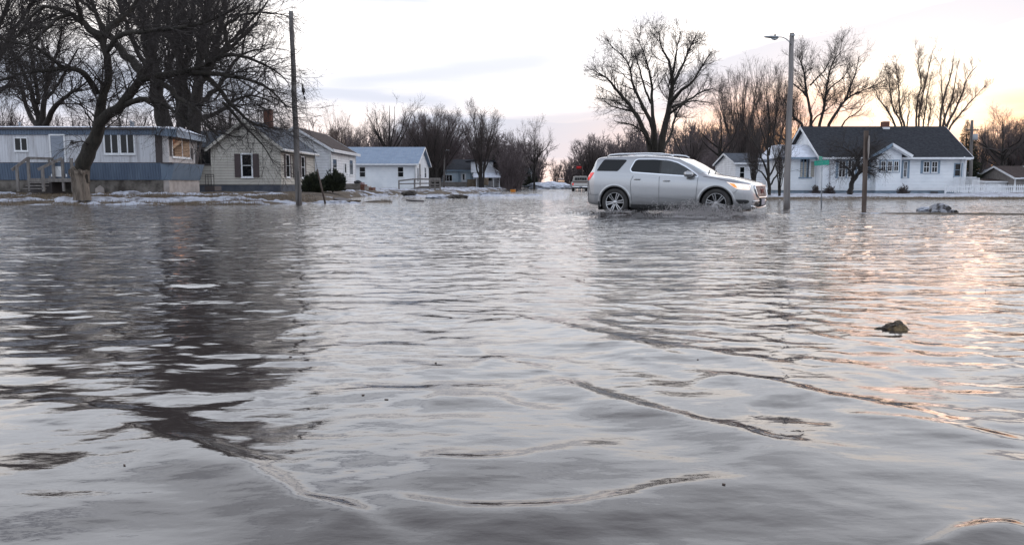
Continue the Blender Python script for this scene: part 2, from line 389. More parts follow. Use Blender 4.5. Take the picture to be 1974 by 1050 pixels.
c = MIXC(RAMP(tn(9), 0.45, 0.7), c, (0.20, 0.155, 0.11))
c = MIXC(RAMP(tn(0.35, 8, 0.7, (1, 0.6, 1)), 0.56, 0.60), c, (0.55, 0.57, 0.62))
L(c, bs.inputs['Base Color'])
bu = N('ShaderNodeBump'); L(tn(14, 8, 0.7), bu.inputs['Height']); bu.inputs['Distance'].default_value = 0.12; L(bu.outputs[0], bs.inputs['Normal'])
ys = ax(-40, 1500, lambda y: 2.0 if y < 18 else 0.16 + 0.004 * (y - 18) if y < 130 else 8 + 0.1 * (y - 130))
xs = ax(-900, 900, lambda x: 0.22 + 0.006 * max(0, abs(x) - 20) ** 1.25)
grid('ground', xs, ys, Hf, gm, 'structure')

# ---------------------------------------------------------------- water
wm, bs = newmat('flood_water')
t = N('ShaderNodeTexCoord')
c = MIXC(tn(0.5), (0.038, 0.031, 0.029), (0.050, 0.042, 0.039))
L(c, bs.inputs['Base Color']); bs.inputs['Roughness'].default_value = 0.035; bs.inputs['IOR'].default_value = 1.38
sp0 = N('ShaderNodeSeparateXYZ'); L(t.outputs['Object'], sp0.inputs[0]); far_ = RAMP(sp0.outputs[1], 7, 24)
patch = RAMP(tn(0.11, 3), 0.35, 0.65)
h = M('MULTIPLY', tn(2.6, 3, 0.5, (0.55, 1.25, 1)), M('ADD', 0.034, M('MULTIPLY', far_, 0.07)))
h = M('ADD', h, M('MULTIPLY', tn(9, 4, 0.55, (0.6, 1.2, 1)), M('MULTIPLY', M('ADD', 0.0034, M('MULTIPLY', patch, 0.0050)), M('ADD', 1.0, M('MULTIPLY', far_, 2.5)))))
sp = N('ShaderNodeSeparateXYZ'); L(t.outputs['Object'], sp.inputs[0])
h = M('MULTIPLY', h, M('ADD', 0.30, M('MULTIPLY', RAMP(sp.outputs[1], 2.5, 10), 0.70)))
h = M('ADD', h, M('MULTIPLY', M('MULTIPLY', tn(5.5, 3, 0.5, (0.8, 1.1, 1)), far_), 0.013))
h = M('ADD', h, M('MULTIPLY', tn(24, 3, 0.5, (0.7, 1.2, 1)), 0.0005))   # sheltered near the kerb, choppier further out
bu = N('ShaderNodeBump'); L(h, bu.inputs['Height']); bu.inputs['Distance'].default_value = 1.0; L(bu.outputs[0], bs.inputs['Normal'])
crests = [  # long low ripples, traced on the flood: points (px, py), height, width
 ([(1040,715),(1110,745),(1250,790),(1390,822),(1480,850),(1600,872)], .012, .085),
 ([(200,800),(330,850),(430,885),(500,925),(560,965),(640,982),(700,1005),(790,1060)], .0155, .09),
 ([(920,690),(1000,700),(1060,718)], .008, .09),
 ([(1340,745),(1400,732),(1480,742),(1600,768),(1740,795),(1974,850)], .012, .12),
 ([(700,940),(800,965),(900,984),(1050,982),(1200,962),(1300,942),(1430,918)], .008, .08),
 ([(780,885),(900,890),(1030,878),(1190,845)], .006, .09),
 ([(900,600),(990,612),(1100,640),(1180,655),(1250,680),(1340,694)], .014, .16),
 ([(1780,1060),(1850,1028),(1990,1008)], .010, .05),
 ([(1400,905),(1500,870),(1620,820)], .005, .09),
 ([(1590,800),(1700,812),(1850,828),(1990,852)], .008, .10),
 ([(60,770),(200,790),(330,812),(460,860)], .010, .12),
 ([(820,765),(900,768),(990,760)], .006, .10),
 ([(1180,650),(1280,668),(1400,690),(1500,700)], .010, .14),
 ([(620,745),(740,752),(880,745),(1010,752)], .006, .12),
]
def crest_h(x, y):
    h = np.zeros_like(x)
    for pts, A, w in crests:
        q = [G(px, py) for px, py in pts]
        q = np.array([(p.x, p.y) for p in q])
        lo = q.min(0) - 0.8; hi = q.max(0) + 0.8
        m = (x > lo[0]) & (x < hi[0]) & (y > lo[1]) & (y < hi[1])
        if not m.any(): continue
        # smooth resample
        tt = np.linspace(0, len(q) - 1, len(q) * 10); i0 = np.clip(np.floor(tt).astype(int), 0, len(q) - 2); f = (tt - i0)[:, None]
        p0 = q[np.clip(i0 - 1, 0, None)]; p1 = q[i0]; p2 = q[i0 + 1]; p3 = q[np.clip(i0 + 2, None, len(q) - 1)]
        cr = 0.5 * (2 * p1 + (p2 - p0) * f + (2 * p0 - 5 * p1 + 4 * p2 - p3) * f ** 2 + (3 * p1 - p0 - 3 * p2 + p3) * f ** 3)
        xx = x[m]; yy = y[m]
        wob = (fbm(xx * 3, yy * 3, 2, 5) - .5) * 0.05
        best = np.full(xx.shape, 1e9); sg = np.zeros(xx.shape); al = np.zeros(xx.shape)
        n = len(cr)
        for k in range(n - 1):
            a = cr[k]; d = cr[k + 1] - a; l2 = (d ** 2).sum() + 1e-9
            u = np.clip(((xx - a[0]) * d[0] + (yy - a[1]) * d[1]) / l2, 0, 1)
            ex = xx - a[0] - u * d[0]; ey = yy - a[1] - u * d[1]; dd = np.hypot(ex, ey)
            s = np.sign(d[0] * ey - d[1] * ex); b = dd < best
            best = np.where(b, dd, best); sg = np.where(b, s, sg); al = np.where(b, (k + u) / (n - 1), al)
        sd = best * sg + wob
        ww = np.where(sd > 0, w * 0.55, w * 1.7)          # steep lee side, long gentle face
        w = w * 1.0; hh = 1.15 * A * (np.exp(-(sd / ww) ** 2) - 0.35 * np.exp(-((sd + w * 3.2) / (w * 2.2)) ** 2))
        h[m] += hh * sst(al, 0, .22) * (1 - sst(al, .78, 1))
    return h
CARC = (4.56, 22.35); CARH = R(-31)
def Wf(x, y):
    d = np.hypot(x, y)
    res = sst(y, 48, 20)
    ch = 0.16 + 0.84 * sst(d, 2.1, 4.8); c1 = sst(d, 3.5, 10)
    wx = x + 0.5 * (fbm(x * .5, y * .5, 2, 41) - .5); wy = y + 0.5 * (fbm(x * .5, y * .5, 2, 47) - .5)
    def rid(a, b, seed): return 1 - np.abs(2 * fbm(a, b, 2, seed) - 1)
    h = 0.013 * (fbm(wx * 0.9, wy * 1.7, 3, 21) - .5) * 2
    h = h + c1 * 0.015 * (rid(wx * 1.35, wy * 2.0, 31) - .6) + ch * (0.0125 * (rid(wx * 3.1 + wy * .6, wy * 4.3, 33) - .6) + 0.0045 * (rid(wx * 6.5, wy * 8.5 + wx, 35) - .6))
    a = (wx + wy) * .72; b_ = (wx - wy) * .72; h = h + (0.25 + .75 * (1 - c1)) * (0.0085 * (rid(b_ * .5, a * 1.7, 91) - .6) + 0.0022 * (rid(b_ * 1.6, a * 4.5, 93) - .6))
    h = h + 0.0034 * (fbm(x * 5 + y * 2, y * 8, 2, 51) - .5)
    h = h + (1 - ch) * 0.004 * (fbm(wx * 1.2 + wy * .7, wy * 2.4 - wx * .5, 2, 77) - .5) * 2
    h = h + crest_h(x, y)
    # churned water along the near side and behind the car
    c, s = math.cos(CARH), math.sin(CARH)
    u = (x - CARC[0]) * c + (y - CARC[1]) * s; v = -(x - CARC[0]) * s + (y - CARC[1]) * c
    wk = np.exp(-((v + 1.3) / .42) ** 2) * sst(u, -3.6, -2.2) * (1 - sst(u, 2.2, 3.0))
    wk = wk + 0.8 * np.exp(-((v) / 1.4) ** 2) * np.exp(-((u - 2.6) / .35) ** 2)
    h = h + wk * (0.04 + 0.24 * (fbm(x * 3.5, y * 3.5, 4, 61, .6) - .45))
    for k in range(5):          # wake rings spreading toward the viewer
        rr = v + 1.9 + 0.62 * k + 0.10 * (u + 3); h = h + 0.012 * np.exp(-(rr / .16) ** 2) * sst(u, -4.5, -2) * (1 - sst(u, 2, 4)) * (0.4 + 1.2 * fbm(x, y, 2, 71))
    # faint drop rings
    for px, py, a in ((630, 905, .0010), (1890, 975, .0009), (1510, 780, .0012)):
        g = G(px, py); r = np.hypot(x - g.x, y - g.y); h = h + a * np.sin(r * 75) * np.exp(-(r / .16) ** 2)
    return h * np.where(y > 20, np.maximum(res, 0.0), 1.0)
ys = ax(-6, 0.9, lambda y: 0.4)[:-1]
ys = np.concatenate([ys, ax(0.9, 70, lambda y: 0.011 + 0.0046 * y), ax(74, 1400, lambda y: 6 + .1 * (y - 74))])
xp = ax(0, 80, lambda x: 0.020 + 0.0085 * x); xp = np.concatenate([xp, ax(85, 800, lambda x: 12 + .1 * x)])
xs = np.concatenate([-xp[:0:-1], xp])
grid('flood_water', xs, ys, Wf, wm, 'structure')

# ---------------------------------------------------------------- snow and slush
def Tf(x, y):
    n1 = fbm(x * 1.3, y * 2.0, 5, 101, .6); n2 = fbm(x * 0.33, y * 0.7, 3, 111)
    e = (fbm(x * .5, y * .5, 2, 121) - .5)
    bank = np.exp(-((y - 34.5 - e) / 0.85) ** 2) * (1 - sst(x, -9.5, -7.8)) * 0.95
    bank = np.maximum(bank, 0.62 * np.exp(-((y - 32.3 - e) / 0.7) ** 2) * sst(x, -22, -17) * (1 - sst(x, -15, -12)))
    bank = np.maximum(bank, 0.8 * np.exp(-((y - 33.2 + e) / 1.2) ** 2) * (1 - sst(x, -22, -18.5)))
    bank = np.maximum(bank, 0.66 * np.exp(-((y - 38.6 + e) / 0.7) ** 2) * (1 - sst(x, -10, -9)))
    bank = np.maximum(bank, 0.85 * np.exp(-((y - 35.4 - e) / 1.1) ** 2) * sst(x, -11, -10) * (1 - sst(x, -7.0, -5.8)))
    bank = np.maximum(bank, 0.9 * np.exp(-((y - 33.2) / .5) ** 2) * sst(x, -13.8, -13) * (1 - sst(x, -10.5, -9.5)))
    mid = 0.80 * np.exp(-((y - 56 - 3 * e) / 5.0) ** 2) * sst(x, -16, -13) * (1 - sst(x, -9.5, -7))
    mid = np.maximum(mid, 0.74 * np.exp(-((y - 57 - 4 * e - .3 * x) / 3.0) ** 2) * sst(x, -9, -7) * (1 - sst(x, 1.5, 4)))
    yard = 0.56 * sst(y, 60, 68) * (1 - sst(x, xl(y) - 2, xl(y)))
    slush = 0.60 * sst(y, 33, 44) * (1 - sst(y, 150, 175)) * sst(x, xl(y) - 1, xl(y) + 2) * (1 - sst(x, xr(y) - 2, xr(y)))
    right = 0.98 * sst(y + e, 48.5, 50.5) * (1 - sst(y, 59.0, 60)) * sst(x, 13, 16)
    right = np.maximum(right, 0.62 * sst(y + 4 * e, 44, 46) * (1 - sst(y + 2 * e, 46.5, 48)) * sst(x, 28, 32))
    right = np.maximum(right, 0.70 * sst(y, 62, 66) * sst(x, xr(y), xr(y) + 2))
    m = np.maximum.reduce([bank, mid, yard, slush, right])
    T = (m * 1.0 + (n1 - .5) * 1.1 + (n2 - .5) * 0.8 + (fbm(x * 4, y * 5, 3, 131) - .5) * .6) - 0.66
    th = np.where(slush >= m - 1e-6, 0.05, np.where(x > 8, 0.14, 0.30))
    return np.clip(T, -0.3, .5) * th
def snow_z(x, y): return np.maximum(Hf(x, y), -0.02) + Tf(x, y)
ys = ax(31, 175, lambda y: 0.055 + 0.0022 * (y - 31) * (1 + (y - 31) * .03))
xs = ax(-42, 60, lambda x: 0.10 + (0.15 if x > 16 or x < -27 else 0))
sn = grid('snow_patches', xs, ys, snow_z, MT['snow'], 'stuff', keep=lambda x, y: Tf(x, y) > 0)
tag(sn, 'dirty melting snow and slush lying along the yards and road', 'snow')
# snow heap at the far end of the road
def heap(name, loc, sx_, sy_, sz_, m, label, cat, seed, group=None):
    bm = bmesh.new(); bmesh.ops.create_icosphere(bm, subdivisions=5, radius=1)
    P_ = np.array([v.co[:] for v in bm.verts])
    n = (fbm(P_[:, 0] * 2.2 + seed, P_[:, 1] * 2.2 + P_[:, 2] * 1.7, 4, seed) - .5) * 0.9 + (fbm(P_[:, 0] * 6 + P_[:, 2] * 5, P_[:, 1] * 6, 3, seed + 9) - .5) * 0.35
    for i, v in enumerate(bm.verts):
        v.co = v.co * (1 + n[i]); v.co.x *= sx_; v.co.y *= sy_; v.co.z *= sz_
    me = bpy.data.meshes.new(name); bm.to_mesh(me); bm.free(); me.materials.append(m)
    for p in me.polygons: p.use_smooth = True
    o = bpy.data.objects.new(name, me); C.objects.link(o); o.location = loc
    return tag(o, label, cat, group)
heap('snow_pile', P(1058, 361, 125), 3.3, 1.6, .75, MT['snow_clean'], 'white ploughed snow pile at the far end of the flooded street', 'snow pile', 5)
# ---------------------------------------------------------------- buildings
def window(root, o, u, n, w, h, frame=None, trim=0.09, mull=(), rail=(), shutters=None, glass=None, name='window', hood=0):
    """window on a wall: o = lower left corner of the opening (local), u along the wall, n outward"""
    frame = frame or MT['trim']; b = MB()
    b.obox(o, u, n, -trim, w + trim, -trim, 0, -.02, .035); b.obox(o, u, n, -trim, w + trim, h, h + trim, -.02, .035)
    b.obox(o, u, n, -trim, 0, 0, h, -.02, .032); b.obox(o, u, n, w, w + trim, 0, h, -.02, .032)
    b.obox(o, u, n, -trim * 1.4, w + trim * 1.4, -trim - .04, -trim + .002, -.02, .065)
    for a in mull: b.obox(o, u, n, w * a - min(.035, w * .045), w * a + min(.035, w * .045), 0, h, 0, .028)
    for a in rail: b.obox(o, u, n, 0, w, h * a - .018, h * a + .018, 0, .025)
    f = b.build(name, frame, root)
    g = MB(); g.obox(o, u, n, 0, w, 0, h, -.01, .012); g.build('pane', glass or MT['glass'], f)
    if shutters:
        for s in (-1, 1):
            sb = MB(); a0 = -trim - .02 - shutters if s < 0 else w + trim + .02
            sb.obox(o, u, n, a0, a0 + shutters, -.05, h + .05, -.02, .05)
            sb.build('shutter', MT['shutter'], root)
    return f
def door(root, o, u, n, w, h, m=None, glassz=None, trim=0.08):
    b = MB(); b.obox(o, u, n, 0, w, 0, h, -.02, .03); d = b.build('door', m or MT['trim'], root)
    b = MB(); b.obox(o, u, n, -trim, -.005, 0, h + trim, -.02, .045); b.obox(o, u, n, w + .005, w + trim, 0, h + trim, -.02, .045)
    b.obox(o, u, n, -.005, w + .005, h + .005, h + trim, -.02, .043); b.build('frame', MT['trim'], d)
    if glassz:
        b = MB(); b.obox(o, u, n, w * .25, w * .75, glassz[0], glassz[1], .01, .036); b.build('pane', MT['glass'], d)
    b = MB(); b.obox(o, u, n, w * .86, w * .92, h * .45, h * .49, .03, .09); b.build('handle', MT['galv'], d)
    return d
X_ = (1, 0, 0); Yf = (0, -1, 0); Y_ = (0, 1, 0); Xr = (1, 0, 0); Xl = (-1, 0, 0)
def gable_house(name, loc, W_, D_, zf, ze, zr, axis, wall, roof, found, label, rz=0, over=0.35, cat='house', x0=0, fascia=None, group=None):
    """x 0..W_, y 0..D_ ; ridge along axis; zf foundation top, ze eave, zr ridge"""
    r = empty(name, loc, rz, label, cat, group)
    if found:
        b = MB(); b.box(x0 + .03, x0 + W_ - .03, .03, D_ - .03, -.4, zf); b.build('foundation', found, r)
    b = MB()
    if axis == 'y': b.prism([(x0, zf), (x0 + W_, zf), (x0 + W_, ze), (x0 + W_ / 2, zr), (x0, ze)], 'y', 0, D_)
    else: b.prism([(0, zf), (D_, zf), (D_, ze), (D_ / 2, zr), (0, ze)], 'x', x0, x0 + W_)
    b.build('wall', wall, r)
    th = .10; b = MB()
    hw = (W_ if axis == 'y' else D_) / 2; sl_ = (zr - ze) / hw; o2 = over
    mid = x0 + W_ / 2 if axis == 'y' else D_ / 2
    a0, a1 = (-o2 * .8, D_ + o2 * .8) if axis == 'y' else (x0 - o2 * .8, x0 + W_ + o2 * .8)
    poly = [(mid - hw - o2, ze - sl_ * o2 + .01), (mid, zr + .01), (mid + hw + o2, ze - sl_ * o2 + .01), (mid + hw + o2, ze - sl_ * o2 + th + .01), (mid, zr + th + .02), (mid - hw - o2, ze - sl_ * o2 + th + .01)]
    b.prism(poly, axis, a0, a1); rf = b.build('roof', roof, r)
    b = MB(); fz = ze - sl_ * o2
    if axis == 'y':
        for s in (-1, 1):
            xx = mid + s * (hw + o2 + .025); b.box(xx - .025, xx + .025, a0, a1, fz - .04, fz + th)
        for yy in (a0 - .012, a1 + .012):
            for s in (-1, 1): b.bar((mid, yy, zr + .03), (mid + s * (hw + o2), yy, fz + .03), .03, .17)
    else:
        for s in (-1, 1):
            yy = mid + s * (hw + o2 + .025); b.box(a0, a1, yy - .025, yy + .025, fz - .04, fz + th)
        for xx in (a0 - .012, a1 + .012):
            for s in (-1, 1): b.bar((xx, mid, zr + .03), (xx, mid + s * (hw + o2), fz + .03), .03, .17)
    b.build('fascia', fascia or MT['trim'], r)
    # corner boards
    b = MB()
    for xx in (x0, x0 + W_):
        for yy in (0, D_): b.box(xx - .05, xx + .05, yy - .05, yy + .05, zf, ze - .02)
    b.build('corner_board', fascia or MT['trim'], r)
    return r
# ---- mobile home -------------------------------------------------------
def mobile_home():
    D = 40.0; ppm = F / D
    zg = 0.47
    loc = Vector(((318 - CX) / ppm, D, 0)); r = empty('mobile_home', loc, R(1.0), 'long white and blue ribbed mobile home behind the leaning tree', 'mobile home')
    Ln = 15.5; Wd = 4.1
    def z(py): return CH + (HOR - py) / ppm
    zt = z(249); zw = z(262); zb = z(315); zs = z(347); z0 = 0.2
    b = MB(); b.box(-Ln, 0, 0.0, Wd, z0, zs); b.build('skirting', MT['concrete'], r)
    b = MB(); b.box(-.02, .30, 0.05, Wd - .02, z0, zs - .01); b.build('end_skirting', MT['concrete_pale'], r)
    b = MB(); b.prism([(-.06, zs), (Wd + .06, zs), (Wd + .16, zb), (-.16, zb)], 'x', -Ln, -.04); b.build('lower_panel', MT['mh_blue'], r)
    # the end is a bay that leans out towards the top
    b = MB(); b.add([(-.03, -.05, zs), (.38, .10, zs), (.38, Wd - .10, zs), (-.03, Wd, zs), (-.03, -.14, zb), (.62, .05, zb), (.62, Wd - .05, zb), (-.03, Wd + .05, zb)],
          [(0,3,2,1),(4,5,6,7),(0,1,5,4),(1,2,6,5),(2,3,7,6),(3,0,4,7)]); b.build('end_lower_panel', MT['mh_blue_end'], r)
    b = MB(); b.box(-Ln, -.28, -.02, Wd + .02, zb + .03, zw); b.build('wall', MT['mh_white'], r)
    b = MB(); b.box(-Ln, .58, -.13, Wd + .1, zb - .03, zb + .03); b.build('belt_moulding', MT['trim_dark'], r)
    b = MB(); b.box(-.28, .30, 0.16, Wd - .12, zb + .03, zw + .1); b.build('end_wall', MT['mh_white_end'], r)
    b = MB(); b.add([(-.275, -.03, zb + .03), (-.02, .14, zb + .03), (.02, .14, zw), (-.275, -.03, zw)], [(0,1,2,3)])
    b.add([(.30, Wd - .5, zb + .04), (.305, Wd - .12, zb + .04), (.62, Wd - .05, zw), (.56, Wd - .32, zw)], [(0,1,2,3)]); b.build('corner_panel', MT['trim_dark'], r)
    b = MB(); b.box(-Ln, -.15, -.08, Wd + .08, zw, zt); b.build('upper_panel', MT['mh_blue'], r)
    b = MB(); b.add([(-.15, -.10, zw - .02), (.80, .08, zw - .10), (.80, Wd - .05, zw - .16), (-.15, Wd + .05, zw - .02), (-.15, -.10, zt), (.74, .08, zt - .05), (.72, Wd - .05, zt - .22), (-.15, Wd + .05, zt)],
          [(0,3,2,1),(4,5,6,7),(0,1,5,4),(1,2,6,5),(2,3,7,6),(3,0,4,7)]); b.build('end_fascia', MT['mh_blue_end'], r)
    n = 14; top = [(-.14 + (Wd + .28) * i / n, zt + .03 + .16 * math.sin(math.pi * i / n)) for i in range(n + 1)]
    b = MB(); b.prism([(-.14, zt - .04)] + top + [(Wd + .14, zt - .04)], 'x', -Ln, -.13)
    b.add([(-.13, -.14, zt + .03), (.80, .04, zt - .02), (.80, Wd - .02, zt - .2), (-.13, Wd + .1, zt + .03), (.2, Wd * .5, zt + .18)], [(0,1,4),(1,2,4),(2,3,4)])
    b.build('roof', MT['snow_clean'], r)
    b = MB(); b.box(-Ln, -.13, -.15, -.13, zt - .09, zt + .02); b.build('gutter', MT['trim_dark'], r)
    def xx(px): return (px - 318) / ppm
    # windows of the long side
    window(r, (xx(44), -.02, z(291)), X_, Yf, (66 - 44) / ppm, (291 - 269) / ppm, trim=.05, mull=(.5,))
    window(r, (xx(213), -.02, z(296)), X_, Yf, (237 - 213) / ppm, (296 - 262) / ppm, trim=.07, mull=(.5,))
    window(r, (xx(243), -.02, z(296)), X_, Yf, (267 - 243) / ppm, (296 - 262) / ppm, trim=.07, mull=(.5,))
    door(r, (xx(112), -.05, z(341)), X_, Yf, (136 - 112) / ppm, (341 - 264) / ppm, MT['door_grey'])
    b = MB(); b.box(xx(112), xx(135), -.14, -.10, z(341), z(318)); b.build('door_kick_panel', MT['trim'], r)
    b = MB(); b.box(xx(149), xx(154), -.08, 0, z(279), z(273)); b.build('porch_light', MT['black'], r)
    # picture window of the end
    window(r, (.30, .62, z(301)), Y_, Xr, 2.25, 1.18, trim=.07, mull=(.55,), glass=MT['glass2'])
    b = MB(); b.box(.29, .34, .28, .52, z(301), z(301) + 1.2); b.build('shutter', MT['trim_dark'], r)
    b = MB(); b.box(.29, .34, 3.02, 3.30, z(301) - .1, z(301) + .5); b.build('vent_grille', MT['trim_dark'], r)
    for px, hh in ((18, .22), (236, .30), (240, .22)):
        b = MB(); b.lathe([(.045, 0), (.045, hh), (.085, hh), (.085, hh + .06), (.0, hh + .09)], (xx(px), 1.6, zt + .1), n=10); b.build('roof_vent', MT['galv'], r)
    b = MB(); b.prism([(xx(188), .25), (xx(207), .25), (xx(206), .62), (xx(199), .78), (xx(190), .62)], 'y', -.03, .0); b.build('skirting_patch', MT['concrete_pale'], r)
    return r
mobile_home()
# ---- cream house -------------------------------------------------------
def cream_house():
    D = 49.0; s = F / D; z = lambda py: CH + (HOR - py) / s
    x1 = (544 - CX) / s; W_ = 4.15
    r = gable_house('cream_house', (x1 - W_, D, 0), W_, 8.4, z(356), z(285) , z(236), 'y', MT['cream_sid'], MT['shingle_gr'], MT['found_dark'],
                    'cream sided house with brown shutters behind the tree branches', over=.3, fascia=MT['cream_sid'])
    zw = z(340); h = (340 - 299) / s
    window(r, ((472 - 544) / s + W_, 0, zw), X_, Yf, 17 / s, h, rail=(.5,), shutters=.36)
    for y0 in (1.25, 3.2, 4.9): window(r, (W_, y0, zw), Y_, Xr, .72, h, rail=(.5,), shutters=.30)
    b = MB(); b.box(W_ / 2 - .08, W_ / 2 + .42, 4.0, 4.5, z(250), z(215) + .35); ch = b.build('chimney', MT['brick'], r)
    b = MB(); b.box(W_ / 2 - .12, W_ / 2 + .46, 3.96, 4.54, z(215) + .352, z(215) + .42); b.build('cap', MT['concrete'], ch)
    # lower wing on the left
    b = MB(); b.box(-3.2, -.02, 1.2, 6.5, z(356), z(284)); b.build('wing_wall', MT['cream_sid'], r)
    b = MB(); b.box(-3.15, -.02, 1.25, 6.4, -.2, z(356) - .004); b.build('wing_foundation', MT['found_dark'], r)
    b = MB(); b.prism([(.8, z(284)), (3.85, z(250)), (6.9, z(284)), (6.9, z(284) + .1), (3.85, z(250) + .12), (.8, z(284) + .1)], 'x', -3.5, .1); b.build('wing_roof', MT['shingle_gr'], r)
    window(r, (-1.05, 1.2, z(315)), X_, Yf, .72, 25 / s, frame=MT['trim_dark'], trim=.06)
    b = MB(); b.box(W_ + .3, W_ + .36, -.3, 8.6, z(291), z(288)); b.build('gutter', MT['trim'], r)
cream_house()
# ---- white house with brown roof -------------------------------------------
def brown_roof_house():
    D = 59.0; s = F / D; z = lambda py: CH + (HOR - py) / s
    W_ = 5.0; x1 = (639 - CX) / s
    r = gable_house('white_house', (x1 - W_, D, 0), W_, 9.6, z(361), z(288), z(249), 'y', MT['white_sid'], MT['shingle_br'], MT['concrete'],
                    'white house with brown shingle roof beside the dark shrubs', over=.35)
    h = 33 / s
    window(r, (W_, .9, z(340)), Y_, Xr, 1.3, h, rail=(.5,))
    window(r, (W_, 7.1, z(334)), Y_, Xr, 1.3, h * .9)
    door(r, (W_, 4.9, z(355)), Y_, Xr, .95, 42 / s, glassz=(.9, 1.6))
    b = MB(); b.tube([(W_ + .38, -.25, z(289)), (W_ + .1, -.1, z(294)), (W_ + .08, -.04, z(357))], .04, 6); b.build('downspout', MT['trim'], r)
    b = MB(); b.box(W_ + .33, W_ + .42, -.3, 9.9, z(292), z(289)); b.build('gutter', MT['trim'], r)
brown_roof_house()
# ---- white house with blue metal roof --------------------------------------
def blue_roof_house():
    D = 77.0; s = F / D; z = lambda py: CH + (HOR - py) / s
    x1 = (803 - CX) / s; W_ = 7.8
    r = gable_house('blue_roof_house', (x1 - W_, D, 0), W_, 11.5, .3, z(316), z(289) + .35, 'x', MT['white_flat'], MT['metal_roof'], None,
                    'low white house with blue metal roof and a wooden ramp', over=.4)
    wx = lambda px: (px - 803) / s + W_
    for px in (696, 769):
        window(r, (wx(px), 0, z(341)), X_, Yf, 10 / s, 18 / s, trim=.06, rail=(.5,))
    door(r, (W_, 2.6, z(358)), Y_, Xr, 1.1, 2.15, MT['trim_dark'])
    window(r, (W_, 1.1, z(350)), Y_, Xr, .9, 1.3, trim=.08)
    window(r, (W_, 7.6, z(341)), Y_, Xr, 1.4, 1.0, trim=.08, rail=(.5,))
    b = MB(); b.tube([(W_ - .1, -.35, z(317)), (W_ - .05, -.12, z(322)), (W_ - .05, -.07, z(355))], .05, 6); b.build('downspout', MT['trim'], r)
blue_roof_house()
# ---- far houses -----------------------------------------------------------
def far_blue():
    D = 118.0; s = F / D; z = lambda py: CH + (HOR - py) / s
    x0 = (846 - CX) / s; W_ = 66 / s
    r = gable_house('pale_blue_house', (x0, D, 0), W_, 8, .4, z(328), z(308), 'x', MT['blue_sid'], MT['shingle'], MT['found_blue'],
                    'pale blue house with dark roof between the bushy trees', over=.3, fascia=MT['trim_blue'])
    window(r, ((856 - 846) / s, 0, z(349)), X_, Yf, 16 / s, 11 / s, trim=.06, mull=(.33, .66))
    door(r, ((891 - 846) / s, 0, z(355)), X_, Yf, 7 / s, 19 / s, glassz=(.6, 1.5))
    b = MB(); b.box((885 - 846) / s, (886.5 - 846) / s, -.4, -.1, .3, z(329)); b.box((908 - 846) / s, (909.5 - 846) / s, -.4, -.1, .3, z(329)); b.build('porch_post', MT['trim_blue'], r)
    b = MB(); b.box(0, W_, -1.6, -1.5, .3, z(351)); b.build('porch_railing', MT['wood'], r)
    b = MB(); b.prism([(-4.5, .4), (0, .4), (0, z(335)), (-2.2, z(320)), (-4.5, z(335))], 'y', 2, 7); b.build('side_wing', MT['blue_sid'], r)
far_blue()
def far_porch_house():
    D = 112.0; s = F / D; z = lambda py: CH + (HOR - py) / s
    x0 = (918 - CX) / s
    r = gable_house('porch_house', (x0, D, 0), 44 / s, 7, .4, z(333), z(315), 'y', MT['white_sid'], MT['snow_clean'], MT['concrete'],
                    'small white gabled house with snowy porch roof beyond the evergreen', over=.5)
    b = MB(); b.box(-.8, 2.3, 2, 6, z(333), z(311)); b.build('upper_storey', MT['white_sid'], r)
    b = MB(); b.prism([(-1.6, z(311)), (.75, z(305)), (3.1, z(311)), (3.1, z(312)), (-1.6, z(312))], 'y', 1.6, 6.4); b.build('upper_roof', MT['shingle'], r)
    b = MB()
    for px in (920, 936, 952, 963): b.box((px - 918) / s - .05, (px - 918) / s + .05, -1.7, -1.6, .3, z(341))
    b.build('porch_post', MT['trim'], r)
    b = MB(); b.prism([(-1.9, z(343)), (0, z(334)), (0, z(333)), (-1.9, z(342))], 'x', -.3, 48 / s); b.build('porch_roof', MT['snow_clean'], r)
    window(r, (24 / s, 0, z(349)), X_, Yf, 7 / s, 9 / s, trim=.06)
    window(r, (8 / s, 0, z(349)), X_, Yf, 6 / s, 9 / s, trim=.06)
    b = MB(); b.box(-1.2, 0, -.9, -.02, .2, z(346)); b.build('side_shed', MT['grass'], r)
far_porch_house()
def far_small():
    D = 140.0; s = F / D; z = lambda py: CH + (HOR - py) / s
    x0 = (981 - CX) / s
    r = gable_house('small_white_house', (x0, D, 0), 44 / s, 7, .3, z(333), z(326), 'x', MT['white_sid'], MT['shingle_gr'], MT['concrete'],
                    'tiny white house at the far end of the street left of the snow pile', over=.3)
    for px in (984, 1006): window(r, ((px - 981) / s, 0, z(346)), X_, Yf, 4 / s, 8 / s, trim=.06)
    b = MB(); b.box(1.0, 1.5, 2, 2.5, z(332), z(325)); b.build('chimney', MT['snow_clean'], r)
    b = MB(); b.box(31 / s, 44 / s, -2, -.02, z(337), z(334)); b.build('porch_roof', MT['snow_clean'], r)
    b = MB()
    for a in (32, 37, 43): b.box(a / s - .05, a / s + .05, -1.95, -1.85, .2, z(337))
    b.build('porch_post', MT['trim'], r)
far_small()
